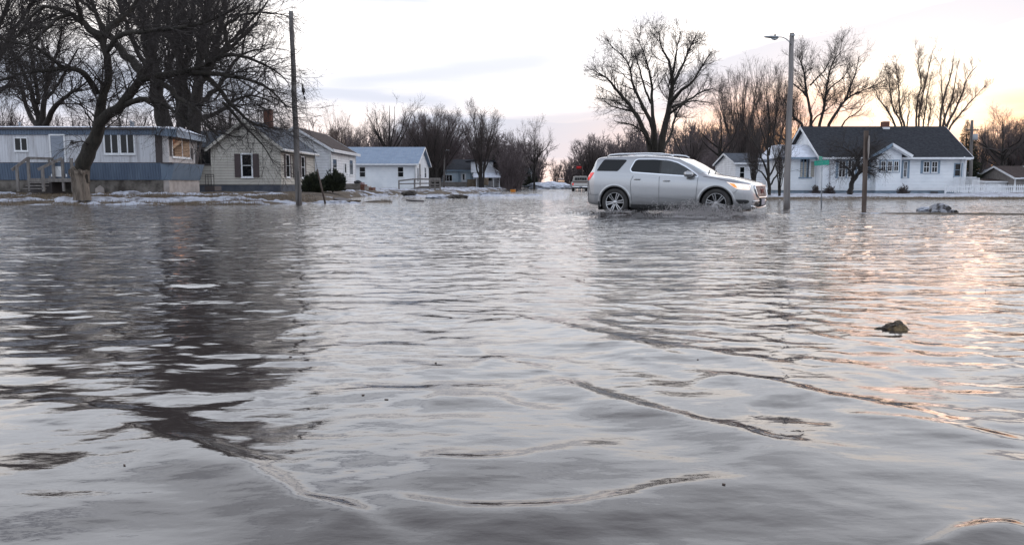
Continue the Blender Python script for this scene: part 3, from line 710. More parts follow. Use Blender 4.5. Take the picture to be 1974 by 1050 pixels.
# ---- big white house on the right --------------------------------------------
def right_house():
    D = 60.0; s = F / D; z = lambda py: CH + (HOR - py) / s
    x0 = (1578 - CX) / s; W_ = (1852 - 1578) / s; wx = lambda px, dy=0: ((px - CX) * (D + dy) / D - (1578 - CX)) / s
    zf = z(367); ze = z(300); zr = z(250) + .3
    r = gable_house('large_white_house', (x0, D, 0), W_, 7.4, zf, ze, zr, 'x', MT['white_flat'], MT['shingle'], MT['found_blue'],
                    'large white house with charcoal roof and slate blue window trim on the right', over=.45)
    tb = MT['trim_blue']; tw = MT['trim']
    def dbl(px0, px1, py0, py1, panes, rail=(.5,)):
        w = (px1 - px0) / s; h = (py1 - py0) / s
        b = MB(); b.obox((wx(px0), 0, z(py1)), X_, Yf, -.12, w + .12, -.12, h + .12, -.02, .022); b.build('window_surround', tb, r)
        pw = w / panes
        for i in range(panes):
            window(r, (wx(px0) + i * pw + .12, -.022, z(py1)), X_, Yf, pw - .24, h, trim=.05, rail=rail, mull=(.33, .66) if panes == 3 else (.5,))
    dbl(1609, 1644, 312, 341, 2); dbl(1671, 1683, 312, 341, 1)
    dbl(1771, 1802, 313, 332, 2); dbl(1733, 1744, 313, 341, 1)
    for px in (1628, 1790): 
        b = MB(); b.box(wx(px), wx(px) + .55, -.02, .02, z(372), z(369)); b.build('foundation_vent', MT['trim_dark'], r)
    # front bay with its own little gable
    bx0 = wx(1684, -.9); bx1 = wx(1731, -.9); bm_ = (bx0 + bx1) / 2
    b = MB(); b.prism([(bx0, zf), (bx1, zf), (bx1, z(297)), (bm_, z(283)), (bx0, z(297))], 'y', -.9, .5); b.build('bay_wall', MT['white_flat'], r)
    b = MB(); b.box(bx0 + .04, bx1 - .04, -.86, .02, -.3, zf - .004); b.build('bay_foundation', MT['found_blue'], r)
    for sgn, px_e, pye in ((-1, 1672, 305), (1, 1752, 303)):
        e = wx(px_e, -1.3); b = MB()
        b.add([(bm_, -1.3, z(281)), (e, -1.3, z(pye)), (e, .6, z(pye)), (bm_, 2.3, z(281)), (bm_, -1.3, z(281) + .1), (e, -1.3, z(pye) + .1), (e, .6, z(pye) + .1), (bm_, 2.3, z(281) + .1)],
              [(0,3,2,1),(4,5,6,7),(0,1,5,4),(1,2,6,5),(2,3,7,6),(3,0,4,7)]); b.build('bay_roof', MT['snow_clean'] if sgn > 0 else MT['shingle'], r)
        b = MB(); b.bar((bm_, -1.315, z(281.5)), (e, -1.315, z(pye + .5)), .03, .2); b.bar((bm_, -1.2, z(283.5)), (e, -1.2, z(pye + 3)), .03, .22); b.build('bay_fascia', tw if sgn > 0 else tb, r)
    b = MB(); b.obox((wx(1691.5, -.9), -.9, z(331)), X_, Yf, -.1, 34 / s + .1, -.1, 19 / s + .1, -.02, .022); b.build('window_surround', tb, r)
    for i in range(3): window(r, (wx(1693, -.9) + i * 12 / s, -.922, z(330)), X_, Yf, 7 / s, 17 / s, trim=.05, rail=(.5,), mull=(.5,))
    # enclosed front corner porch on the left with a snow covered roof
    px0 = wx(1524); pz = z(304)
    b = MB(); b.box(px0, -.02, 1.0, 6.2, zf, z(343)); b.box(px0, px0 + .9, 1.02, 6.18, z(343), pz - .1); b.box(-.5, -.02, 1.02, 6.18, z(343), pz - .1)
    b.build('porch_wall', MT['white_flat'], r)
    b = MB(); b.box(px0 + .9, -.5, 1.35, 6.0, z(343), pz - .12); b.build('porch_interior', MT['glass'], r)
    b = MB(); b.box(px0 + .8, -.3, .93, .998, z(344), z(341.5))
    for a in (.95, 1.15, 1.42): b.box(px0 + a - .05, px0 + a + .05, 1.02, 1.12, z(341.5), pz - .1)
    b.build('porch_sill', tb, r)
    b = MB()
    for px, w in ((1548, 4), (1555, 4.5), (1568, 7)): b.box(wx(px), wx(px + w), 1.0, 1.3, z(341.5), z(312))
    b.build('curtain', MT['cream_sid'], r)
    b = MB(); b.box(px0 + .05, -.05, 1.05, 6, -.3, zf - .003); b.build('porch_foundation', MT['found_blue'], r)
    b = MB(); b.add([(wx(1506), .5, pz), (-.1, .5, pz), (-.1, 6.6, pz), (wx(1506), 6.6, pz), (wx(1518), 2.8, z(277)), (-.1, 2.8, z(277)), (-.1, 4.6, z(277)), (wx(1518), 4.6, z(277))],
              [(0,3,2,1),(4,5,6,7),(0,1,5,4),(1,2,6,5),(2,3,7,6),(3,0,4,7)]); b.build('porch_roof', MT['snow_clean'], r)
    b = MB(); b.box(wx(1506), -.1, .44, .498, pz - .12, pz + .02); b.build('porch_fascia', tb, r)
    # right side entry porch
    ex1 = wx(1866)
    b = MB(); b.box(W_ + .02, ex1 - .3, 1.6, 5, zf, z(344)); b.box(W_ + .02, ex1 - .3, 1.62, 4.9, z(344), z(309)); b.build('entry_wall', tb, r)
    b = MB(); b.box(W_, ex1 + .25, .6, 5.6, z(308.5), z(306)); b.build('entry_roof', tw, r)
    window(r, (wx(1834) , -.0, z(339)), X_, Yf, 12 / s, 22 / s, frame=tb, trim=.08, rail=(.5,))
    b = MB(); b.box(ex1 - .1, ex1, .7, .8, zf, z(308)); b.build('entry_post', tw, r)
    b = MB()
    for i in range(22): b.box(wx(1826) + i * .085, wx(1826) + i * .085 + .035, -.66, -.63, .15, z(343))
    b.box(wx(1824), wx(1866), -.7, -.6, z(343), z(341.5)); b.build('entry_railing', tw, r)
    b = MB(); b.box(wx(1732), wx(1745), 3.3, 3.9, z(262), z(249) + .3); ch = b.build('chimney', tw, r)
    b = MB(); b.box(wx(1732) + .02, wx(1745) - .02, 3.32, 3.88, z(249) + .302, z(239) + .35); b.build('chimney_bricks', MT['brick'], ch)
    for px in (1595, 1844): 
        b = MB(); b.tube([(wx(px), -.5, z(304)), (wx(px), -.2, z(308)), (wx(px), -.06, z(311)), (wx(px), -.06, z(366))], .045, 6); b.build('downspout', tw, r)
right_house()
def left_rear_house():
    D = 72.0; s = F / D; z = lambda py: CH + (HOR - py) / s
    x0 = (1415 - CX) / s
    r = gable_house('grey_roof_house', (x0, D, 0), 96 / s, 7, .3, z(315), z(296), 'x', MT['white_sid'], MT['shingle_gr'], MT['concrete'],
                    'white house with grey roof half hidden behind trees and the silver car', over=.3)
    window(r, (74 / s, 0, z(327)), X_, Yf, 8 / s, 12 / s, trim=.05, rail=(.5,)); window(r, (8 / s, 0, z(343)), X_, Yf, 8 / s, 20 / s, trim=.05, rail=(.5,))
    b = MB()
    for i in range(4): b.box(78 / s, 92 / s, -1.6 + .3 * i, -1.3 + .3 * i - .003, .1, .3 + .17 * i)
    b.build('steps', MT['wood_dark'], r)
    b = MB()
    for px in (1498, 1503, 1508): b.box((px - 1415) / s, (px - 1415) / s + .08, -1.7, -1.62, .1, z(343))
    b.box(83 / s, 94 / s, -1.7, -1.62, z(343), z(342)); b.build('railing', MT['trim_dark'], r)
left_rear_house()
# ---- sheds at the right edge ------------------------------------------------
def sheds():
    D = 74.0; s = F / D; z = lambda py: CH + (HOR - py) / s
    r = gable_house('white_garage', ((1893 - CX) / s, D, 0), 2.1, 5, .1, z(351), z(351) + .2, 'x', MT['white_sid'], MT['shingle_br'], None,
                    'low white garage behind the picket fence left of the grey shed', cat='garage', over=.15)
    b = MB(); b.box(.25, 1.85, -.04, -.002, .12, z(353)); b.build('garage_door', MT['trim'], r)
    r = gable_house('grey_barn', ((1935 - CX) / s, D - 1.2, 0), 4.2, 6, .1, z(343), z(322), 'x', MT['wood'], MT['shingle_br'], None,
                    'weathered grey board shed with rusty brown roof at the right edge', cat='shed', over=.3)
    b = MB(); b.box(.3, 2.6, -.45, -.30, z(344), z(342.4)); b.build('snow_ledge', MT['snow_clean'], r)
    b = MB(); b.box(2.4, 4.4, 1.2, 3.4, z(326), z(320)); b.build('roof_snow', MT['snow_clean'], r)
    D2 = 100.0; s2 = F / D2; z2 = lambda py: CH + (HOR - py) / s2
    r = gable_house('distant_outbuilding', ((1876 - CX) / s2, D2, 0), 62 / s2, 6, .2, z2(340), z2(328), 'x', MT['blue_sid'], MT['shingle_gr'], None,
                    'grey roofed outbuilding glimpsed behind the utility pole', cat='outbuilding', over=.2)
    window(r, (4 / s2, 0, z2(352)), X_, Yf, 4 / s2, 7 / s2, trim=.05)
sheds()
# ---------------------------------------------------------------- trees
def resample(pts, rads, k):
    pts = np.array([list(p) for p in pts], float); rads = np.array(rads, float); n = len(pts)
    t = np.linspace(0, n - 1, k); i = np.clip(np.floor(t).astype(int), 0, n - 2); f = (t - i)[:, None]
    p0 = pts[np.clip(i - 1, 0, None)]; p1 = pts[i]; p2 = pts[i + 1]; p3 = pts[np.clip(i + 2, None, n - 1)]
    c = 0.5 * (2 * p1 + (p2 - p0) * f + (2 * p0 - 5 * p1 + 4 * p2 - p3) * f ** 2 + (3 * p1 - p0 - 3 * p2 + p3) * f ** 3)
    return c, rads[i] * (1 - f[:, 0]) + rads[i + 1] * f[:, 0]
def norm(v): return v / (np.linalg.norm(v, axis=-1, keepdims=True) + 1e-9)
def grow(rng, Pp, Rp, n, length, k=5, t0=0.2, ang=(25, 60), wob=0.25, trop=0.05, rr=0.55, taper=0.35, rmin=0.004, tipshort=0.5, cap=None, lenpow=0.5):
    """children of the parent polylines Pp (N,K,3), radii Rp (N,K)"""
    Np, K, _ = Pp.shape
    pl = np.linalg.norm(np.diff(Pp, axis=1), axis=2).sum(1)
    w = pl / pl.sum(); par = rng.choice(Np, n, p=w)
    t = t0 + (1 - t0) * rng.random(n) ** 0.85; t = np.minimum(t, 0.985)
    x = t * (K - 1); i = np.minimum(x.astype(int), K - 2); f = (x - i)[:, None]
    pos = Pp[par, i] * (1 - f) + Pp[par, i + 1] * f
    rad = Rp[par, i] * (1 - f[:, 0]) + Rp[par, i + 1] * f[:, 0]
    tan = norm(Pp[par, i + 1] - Pp[par, i])
    q = norm(np.cross(tan, norm(rng.normal(size=(n, 3)))))
    a = np.radians(rng.uniform(ang[0], ang[1], n))[:, None]
    d = norm(tan * np.cos(a) + q * np.sin(a))
    Lc = length * (0.55 + 0.9 * rng.random(n)) * (1 - tipshort * t) * np.clip(pl[par] / pl.mean(), 0.3, 2.0) ** lenpow
    r0 = np.maximum(rad * rr * (0.7 + 0.5 * rng.random(n)), rmin)
    if cap: r0 = np.minimum(r0, cap)
    out = np.zeros((n, k, 3)); out[:, 0] = pos; cur = pos; dd = d
    for j in range(1, k):
        dd = norm(dd + rng.normal(size=(n, 3)) * wob + np.array([0, 0, trop]))
        cur = cur + dd * (Lc / (k - 1))[:, None]; out[:, j] = cur
    Rr = r0[:, None] * np.linspace(1, taper, k)[None, :]
    return out, np.maximum(Rr, rmin * 0.7)
def tubes(Pp, Rp, s):
    N_, K, _ = Pp.shape
    tan = np.empty_like(Pp); tan[:, 1:-1] = Pp[:, 2:] - Pp[:, :-2]; tan[:, 0] = Pp[:, 1] - Pp[:, 0]; tan[:, -1] = Pp[:, -1] - Pp[:, -2]
    tan = norm(tan); ref = np.where(np.abs(tan[:, :1, 2:3]) < 0.8, np.array([[[0, 0, 1.]]]), np.array([[[1., 0, 0]]]))
    u = norm(np.cross(tan, np.broadcast_to(ref, tan.shape))); v = np.cross(tan, u)
    th = np.arange(s) * 2 * math.pi / s
    V = Pp[:, :, None, :] + Rp[:, :, None, None] * (u[:, :, None, :] * np.cos(th)[None, None, :, None] + v[:, :, None, :] * np.sin(th)[None, None, :, None])
    V = V.reshape(-1, 3)
    b = (np.arange(N_) * K * s)[:, None, None] + (np.arange(K - 1) * s)[None, :, None]
    kk = np.arange(s)[None, None, :]; k2 = (np.arange(s) + 1) % s
    k2 = k2[None, None, :]
    Q = np.stack([b + kk, b + k2, b + s + k2, b + s + kk], -1).reshape(-1, 4)
    return V, Q
def join(parts):
    Vs = []; Qs = []; n = 0
    for V, Q in parts: Vs.append(V); Qs.append(Q + n); n += len(V)
    return np.concatenate(Vs), np.concatenate(Qs)
def crown_levels(rng, Pp, Rp, spec):
    """spec: list of dicts, one per level"""
    parts = []; cur = (Pp, Rp); allp = [cur]
    for i, sp in enumerate(spec):
        sp = dict(sp); s = sp.pop('s', 4); src = sp.pop('src', None); trunk = sp.pop('thick', None)
        base = cur
        nxt = grow(rng, base[0], base[1], **sp)
        parts.append(tubes(*nxt, s)); cur = nxt
    return join(parts)
def noisy_trunk(V, amp, freq, seed):
    n = (fbm(V[:, 0] * freq + V[:, 1] * freq * .7, V[:, 2] * freq * 0.5 + V[:, 1] * freq, 3, seed) - .5) * amp
    V = V.copy(); V[:, 0] += n; V[:, 1] += n * .6; return V
def traced_tree(name, D, base_px, limbs, spec, seed, label, rk=1.0, bark='bark_dark', twig='twig', group=None, cat='tree', zbase=None):
    """limbs: list of (points [(px,py,radius_px[,depth offset])]) at depth D"""
    rng = np.random.default_rng(seed); s = F / D
    b = P(base_px[0], base_px[1], D)
    root = empty(name, b, 0, label, cat, group)
    ps = []; rs = []
    for limb in limbs:
        pp = []; rr = []
        for q in limb:
            dof = q[3] if len(q) > 3 else 0
            w = P(q[0], q[1], D + dof) - b; pp.append(w); rr.append(q[2] * (rk if q[1] < 300 else 1) / s)
        c, r_ = resample(pp, rr, 16); r_ = r_ * np.linspace(1, .72, 16)
        c[1:-1] += rng.normal(size=(14, 3)) * np.clip(r_[1:-1, None] * .25, 0, .05); ps.append(c); rs.append(r_)
    ps = np.array(ps); rs = np.array(rs)
    V, Q = tubes(ps, rs, 10); V = noisy_trunk(V, 0.06, 3.0, seed)
    mesh_np('trunk', V, Q, MT[bark], root, True)
    V, Q = crown_levels(rng, ps, rs, spec); mesh_np('crown', V, Q, MT[twig], root)
    return root
def SPEC(n1, n2, n3, l1, l2, l3, r=0.008, trop=0.04, t0=0.25, droop=None, ang=(25, 60)):
    d = trop if droop is None else droop
    r *= .56
    return [dict(n=int(n1*.75), length=l1*1.2, k=8, s=5, t0=t0, ang=ang, trop=trop, wob=.15, rr=.42, cap=.045, rmin=r * 2.0),
            dict(n=n2, length=l2*1.1, k=6, s=3, t0=.15, ang=(22, 55), trop=d, wob=.18, rr=.5, cap=.018, rmin=r * 1.35),
            dict(n=n3, length=l3, k=4, s=3, t0=.1, ang=(25, 60), trop=d, wob=.18, rr=.5, cap=.009, rmin=r)]
# 1. the leaning tree in front of the mobile home
D1 = 33.6
limbs1 = [
 [(157,352,13.5),(158,325,14),(166,305,15),(176,283,14.5),(185,260,13),(190,240,12.5),(197,215,11),(202,190,10),(207,160,9.5),(207,125,9),(202,95,8.5),(196,72,8)],
 [(180,272,10,0),(190,247,11,0),(210,222,10,-.3),(232,206,9.5,-.5),(250,185,9,-.6),(262,163,9,-.8),(278,152,8.5,-1),(310,148,7.5,-1.2),(350,141,7,-1.3),(385,131,7,-1.2),(402,122,6,-1)],
 [(400,123,5.5,-1),(420,112,5,-.9),(445,92,4.2,-.5),(470,68,3.4,0),(492,44,2.4,.5),(503,25,1.6,.8)],
 [(398,125,5,-1),(425,110,4,-1.3),(455,106,3.6,-1.6),(485,114,3,-1.8),(515,129,2.4,-2),(540,144,1.6,-2),(556,160,1,-2)],
 [(360,141,5,-1.2),(409,142,4.6,-1.5),(453,148,3.8,-1.8),(493,158,2.8,-2),(527,178,2,-2.2),(552,205,1.2,-2.2)],
 [(385,135,5,-1.1),(400,152,4.5,-1.2),(428,178,4,-1.4),(453,210,3.4,-1.5),(485,236,2.6,-1.6),(512,245,1.8,-1.6),(545,250,1,-1.6)],
 [(430,198,3,-1.4),(455,226,2.8,-1.5),(472,244,2.2,-1.5),(490,262,1.9,-1.5),(510,285,1.4,-1.5),(528,315,.9,-1.5)],
 [(290,151,6,-1),(318,165,5.5,-1.4),(345,190,5,-1.9),(372,210,4,-2.3),(398,240,3,-2.6),(420,262,2,-2.8)],
 [(232,206,6,-.5),(262,194,5,-1),(290,193,4.6,-1.3),(318,203,4,-1.6),(345,222,3.2,-2),(372,250,2.2,-2.2)],
 [(272,152,7.5,-.8),(262,125,8,-.4),(240,105,8,0),(222,82,7.5,.2),(205,62,7,.3),(190,40,6,.4),(180,15,5,.6),(172,-15,4,.8)],
 [(196,72,7.5),(178,60,6.5),(160,46,6),(135,25,5),(92,12,4),(62,30,3.2),(38,62,2.2),(20,95,1.2)],
 [(186,180,6,0),(172,152,6,-.4),(152,137,5.2,-.8),(120,132,4.6,-1),(80,138,3.8,-1.3),(40,142,3,-1.5),(-5,158,2.4,-1.6),(-60,150,1.6,-1.8)],
 [(197,73,7),(210,55,6.5,.3),(235,35,6,.6),(255,15,5,.9),(275,-15,4,1)],
 [(206,100,5,0),(230,68,5,-.5),(280,62,4.6,-1),(340,54,4,-1.4),(385,46,3.4,-1.6),(430,30,2.4,-1.8),(470,5,1.6,-2)],
 [(399,124,4.5,-1),(399,95,4,-.3),(405,65,3.4,.3),(420,35,2.8,.8),(435,0,2,1)],
 [(443,92,3.4,-.5),(433,55,3,-.5),(455,35,2.6,-.6),(480,26,2.2,-.7),(518,25,1.8,-.8),(555,31,1,-1)],
 [(160,46,5,0),(150,15,4.5,-.5),(138,-15,3.6,-1)],
 [(140,28,4,0),(105,40,3.4,-.8),(70,75,2.8,-1.2),(40,110,2,-1.5),(10,125,1.2,-1.8)],
 [(120,132,3.6,-1),(95,108,3,-1.2),(60,88,2.4,-1.4),(15,80,1.6,-1.6),(-30,60,1,-1.8)],
 [(188,30,4,.4),(160,5,3.4,.2),(120,-10,2.6,0)],
]
sp1 = [dict(n=380, length=2.3, k=10, s=5, t0=.22, ang=(22,55), trop=.02, wob=.17, rr=.42, cap=.035, rmin=.009),
       dict(n=3500, length=1.1, k=6, s=3, t0=.1, ang=(22,58), trop=-.05, wob=.20, rr=.5, cap=.012, rmin=.0055),
       dict(n=15000, length=.6, k=4, s=3, t0=.1, ang=(20,50), trop=-.05, wob=.18, rr=.5, cap=.0055, rmin=.0034)]
t1 = traced_tree('leaning_tree', D1, (157, 376), limbs1, sp1, 11, 'big leaning bare tree with stripped trunk base in front of the mobile home', 1.0, 'bark_moss')
# the old trunk base: pale, fibrous, wider, broken off round the top
def stump():
    s = F / D1; n = 40; prof = [(0, 15.5), (3, 15.2), (12, 14.6), (30, 14.8), (45, 15.4), (53, 16.2), (58, 15.0), (60, 11.5)]
    zs_ = [p[0] / s for p in prof]; V = []; 
    ks = 26; zz = np.linspace(0, prof[-1][0], ks); rr = np.interp(zz, [p[0] for p in prof], [p[1] for p in prof]) / s
    for j in range(ks):
        for i in range(n):
            a = 2 * math.pi * i / n; f = (vnoise(i * 0.9, zz[j] * 0.03, 3) - .5) * .14 + (vnoise(math.cos(a) * 2 + 5, math.sin(a) * 2 + zz[j] * .06, 4) - .5) * .22
            burl = 0.26 * math.exp(-((zz[j] - 50) / 7) ** 2) * math.exp(-((a - 3.4) / .7) ** 2) + .12 * math.exp(-((zz[j] - 52) / 5) ** 2) * math.exp(-((a - 5.2) / .5) ** 2)
            top = 1.0 if j < ks - 3 else 1 + .12 * (vnoise(i * .7, 0, 8) - .3)
            r = rr[j] * (1 + f + burl) * top
            dz = 0 if j < ks - 4 else .26 * (vnoise(i * .55, 2, 12) - .5)
            V.append((r * math.cos(a), r * math.sin(a), zz[j] / s - .22 + dz + .02 * 0))
    Q = [(j * n + i, j * n + (i + 1) % n, (j + 1) * n + (i + 1) % n, (j + 1) * n + i) for j in range(ks - 1) for i in range(n)]
    mesh_np('trunk_base', V, Q, MT['bark_base'], t1, True)
stump()
# 2-4. trees behind the mobile home
limbs2 = [
 [(323,330,17),(318,245,15.5),(307,200,14),(298,150,13.5),(291,100,12),(281,50,11),(270,5,10),(258,-50,7)],
 [(291,105,8),(300,65,7.5,1),(308,20,7,2),(318,-40,5,3)],
 [(302,170,6),(318,140,5,-2),(335,100,4.5,-3),(340,50,3.6,-4),(348,-10,2.5,-4)],
 [(296,140,6),(270,110,5,2),(250,60,4.4,3),(232,10,3.6,4),(220,-40,2.5,4)],
 [(283,60,6),(255,30,5),(235,-20,4)],
]
big = SPEC(260, 1700, 7000, 3.4, 1.7, .85, r=.013, trop=.10)
traced_tree('tall_tree', 54, (326, 366), limbs2, big, 12, 'tall bare tree with one massive trunk rising behind the mobile home', 1.0, 'bark_dark')
limbs3 = [
 [(352,330,9),(347,240,8.5),(345,180,8),(344,120,7),(350,60,6),(353,0,5.4),(352,-50,4)],
 [(372,330,15),(372,245,14,0),(378,185,12),(384,130,9),(394,65,9),(402,0,8),(408,-60,6)],
 [(366,245,9,1),(358,190,8.5,1),(356,140,7,1.5),(364,90,6,2),(372,30,5.4,2.5),(384,-40,4,3)],
 [(376,190,8,-1),(392,150,7.5,-1.5),(410,105,6.5,-2),(425,55,5.5,-2.5),(432,0,4.6,-3),(436,-50,3.4,-3)],
 [(396,150,5,-1),(425,100,4.8,-1),(450,75,4,-1),(480,45,3,-1),(515,5,2.2,-1)],
 [(347,120,5,0),(328,80,4.5,1),(322,40,4,2),(325,-10,3.2,3)],
 [(380,200,6,1),(400,190,5.4,2),(425,160,4.6,3),(452,120,3.6,4),(478,100,2.6,4),(510,95,1.5,4)],
 [(372,235,6,2),(395,225,5,3),(425,215,4.4,4),(460,190,3.4,5),(495,185,2.4,5),(530,200,1.4,5)],
 [(356,150,5,0),(335,165,4,1),(320,135,3,2),(318,95,2.2,3)],
]
sp3 = SPEC(380, 2500, 8500, 3.0, 1.5, .8, r=.012, trop=.06)
traced_tree('many_stemmed_tree', 50, (370, 368), limbs3, sp3, 13, 'dark bare tree of many upright stems behind the right end of the mobile home', 1.0, 'bark_dark')
limbs4 = [
 [(80,330,9),(78,250,8),(72,225,6),(64,185,5),(50,150,4),(30,110,3),(10,85,2)],
 [(75,245,5),(60,228,4.5,1),(48,190,4,2),(36,160,3,3),(12,130,2,3)],
 [(84,250,6),(104,210,5,-1),(125,188,4,-2),(150,172,2.5,-3),(175,150,1.4,-3)],
 [(80,240,6),(88,185,5,0),(98,140,4,1),(112,95,3,2),(120,50,2,2)],
 [(74,200,4),(68,150,3.6,1),(58,95,3,2),(55,40,2,2)],
 [(90,190,4,0),(110,165,3,0),(128,135,2.4,0),(150,95,1.6,0)],
]
traced_tree('bare_tree', 60, (82, 364), limbs4, SPEC(190, 1300, 5200, 3.6, 1.9, 1.0, r=.013, trop=.03), 14, 'bare wide tree behind the left part of the mobile home roof', 1.0, 'bark_dark')
limbs4b = [
 [(-30,300,12),(-35,220,11),(-28,150,9),(-15,80,7),(5,30,5),(25,-20,3.5)],
 [(-28,160,7),(0,110,5,1),(25,60,4,2),(60,10,3,2),(90,-30,2,2)],
 [(-30,190,6),(0,175,4.4,-1),(25,165,3.4,-1),(60,175,2,-1)],
 [(-20,100,6),(20,80,4,3),(60,50,3,4),(110,30,2,4)],
]
traced_tree('bare_tree', 56, (-32, 366), limbs4b, SPEC(150, 1100, 5000, 4.0, 1.9, 1.0, r=.013, trop=.06), 15, 'bare tree at the far left edge whose crown reaches into view above the trailer', 1.0, 'bark_dark')
# 5. big many-limbed tree behind the car
limbs5 = [
 [(1258,345,13),(1252,281,7),(1239,247,6.5),(1215,204,5.2),(1193,180,4.4),(1172,153,3),(1150,140,1.4)],
 [(1264,345,13),(1260,285,7.5,1),(1257,245,6.5,1),(1241,207,5,2),(1220,164,4,3),(1215,135,3,3),(1201,108,2,3),(1180,92,1.2,3)],
 [(1263,300,7),(1260,233,5,-2),(1257,185,4,-2),(1255,153,3.2,-3),(1249,127,2.4,-3),(1241,100,1.6,-3),(1228,75,1,-3)],
 [(1272,345,14),(1276,281,9.5,0),(1284,233,8.5,0),(1292,191,7.5,0),(1297,164,6,0),(1290,121,4,0),(1275,92,2.4,0),(1270,62,1.2,0)],
 [(1297,164,5,0),(1313,132,4,2),(1327,100,2.6,3),(1342,68,1.4,4)],
 [(1292,201,6,0),(1313,175,4.4,-2),(1335,159,3.4,-3),(1351,132,2.5,-3),(1372,100,1.4,-3)],
 [(1296,207,4,1),(1327,193,3.2,2),(1353,177,2.6,3),(1375,172,1.6,4),(1395,182,1,4)],
 [(1290,220,4,0),(1310,205,3,-2),(1333,195,2.2,-2),(1372,199,1.4,-2)],
 [(1240,247,4,0),(1228,220,3,2),(1205,212,2.6,3),(1180,205,1.8,3),(1160,190,1,3)],
 [(1292,160,4,0),(1300,125,3,-2),(1305,95,2.2,-3),(1312,62,1.2,-3)],
 [(1255,200,3,0),(1240,160,2.6,-1),(1232,130,2,-1),(1222,100,1.2,-1)],
 [(1252,281,4,0),(1240,255,3,-2),(1215,240,2.2,-3),(1190,235,1.2,-3)],
 [(1276,290,4,0),(1292,262,3.4,3),(1302,225,3,4),(1320,195,2,5),(1335,170,1.2,5)],
]
traced_tree('spreading_tree', 74, (1266, 369), limbs5, SPEC(470, 3000, 11000, 1.85, 1.1, .65, r=.012, trop=.07, t0=.35, ang=(25,60)), 21, 'broad bare tree with several heavy trunks rising behind the silver car', .72, 'bark_moss')
# 6. three-stemmed tree above the ridge of the right house
limbs6 = [
 [(1567,330,6),(1564,250,5.2),(1562,215,4.6),(1553,165,4,1),(1548,135,3,2),(1540,110,1.8,2)],
 [(1575,330,6),(1577,250,5),(1588,215,4.6),(1592,185,4,-1),(1597,150,3,-2),(1606,120,2,-2),(1625,95,1,-2)],
 [(1596,330,6),(1596,250,5.2),(1612,220,4.8),(1628,195,4,1),(1650,180,3,2),(1680,168,2,3),(1705,155,1,3)],
 [(1545,330,6),(1548,252,5,0),(1535,230,4,-2),(1527,222,3,-2),(1510,190,2,-3)],
 [(1558,190,3,0),(1545,175,2.5,0),(1527,160,2,-1)],
 [(1562,165,3,1),(1575,150,2.4,1),(1590,135,2,1),(1600,115,1.2,1)],
 [(1560,245,3,0),(1575,225,2.6,2),(1590,215,2,2),(1612,195,1.2,2)],
 [(1628,195,3,1),(1640,165,2.4,0),(1650,140,2,0),(1655,110,1.2,0)],
 [(1620,250,3,0),(1632,230,2.4,2),(1655,215,1.8,2),(1668,195,1,2)],
 [(1590,190,3,0),(1600,170,2.6,2),(1625,150,2,3),(1640,125,1.2,3)],
]
traced_tree('three_stem_tree', 82, (1578, 366), limbs6, SPEC(300, 2000, 7000, 1.9, 1.15, .7, r=.012, trop=.10, t0=.35, ang=(22,55)), 22, 'bare tree with three curved stems above the left end of the charcoal roof', .6, 'bark_dark')
# 7. clusters of slender stems against the glow
def stems(cx, y0, fan, n, seed, rpx=3.0):
    rg = np.random.default_rng(seed); out = []
    for i in range(n):
        u = (i + .5) / n * 2 - 1 + rg.normal() * .08; top = fan[2] + rg.uniform(0, 25) + abs(u) * 18; x1 = cx + u * fan[0]; xb = cx + u * fan[1]
        xm = xb + (x1 - xb) * .45 + rg.normal() * 3; dd = rg.normal() * 2
        out.append([(cx + u * fan[1] * .7, 345, rpx), (xb, y0, rpx), (xm, y0 + (top - y0) * .5, rpx * .7, dd), (x1, top + 12, rpx * .35, dd * 1.5), (x1 + u * 6, top - 10, rpx * .15, dd * 1.6)])
    return out
sps = SPEC(120, 800, 2200, 1.5, 1.0, .6, r=.012, trop=.16, ang=(18, 45))
traced_tree('slender_tree', 88, (1735, 365), [
   [(1732,330,4),(1728,252,3.4),(1712,215,2.6),(1693,190,1.8),(1690,175,1)],
   [(1744,330,4),(1744,250,3.6),(1735,215,3),(1733,180,2.4),(1730,150,1.8),(1728,125,1)],
   [(1740,330,4),(1739,245,3),(1722,210,2.4),(1716,175,1.8),(1712,140,1)],
   [(1747,252,2.4),(1752,215,1.6),(1752,190,1)]], sps, 23, 'thin bare tree in front of the sunset glow left of the chimney', rk=.65, bark='bark', twig='twig_pale', group='slender trees against the sunset glow')
traced_tree('slender_tree', 90, (1770, 365), [
   [(1766,330,4),(1766,252,3.2),(1768,200,2.8),(1776,160,2.2),(1770,125,1.6),(1772,100,.8)],
   [(1774,330,4),(1771,252,3),(1774,210,2.6),(1784,160,2),(1792,125,1.4),(1798,100,.8)],
   [(1780,330,3),(1779,252,2.4),(1784,210,2),(1790,170,1.4),(1796,145,.8)],
   [(1789,330,3),(1788,252,2.2),(1794,215,1.6),(1794,200,1)]], sps, 24, 'thin bare tree right of the chimney with upright stems in the glow', rk=.65, bark='bark', twig='twig_pale', group='slender trees against the sunset glow')
traced_tree('slender_tree', 86, (1815, 365), [
   [(1812,330,5),(1811,252,4),(1814,215,3.4),(1822,180,2.8),(1832,150,2),(1838,115,1)],
   [(1817,330,5),(1817,252,3.8),(1826,215,3.2),(1836,190,2.4),(1842,150,1.6),(1850,110,.8)],
   [(1822,330,5),(1822,254,4),(1840,215,3.4),(1855,180,2.6),(1865,150,1.8),(1885,125,1)],
   [(1828,330,4),(1828,256,3.4),(1848,225,3),(1868,200,2),(1900,165,1)],
   [(1823,330,3),(1823,250,2.4),(1818,205,2),(1815,160,1.4),(1813,125,.8)]], sps, 25, 'bare tree fanning out above the right end of the charcoal roof', rk=.65, bark='bark', twig='twig_pale', group='slender trees against the sunset glow')
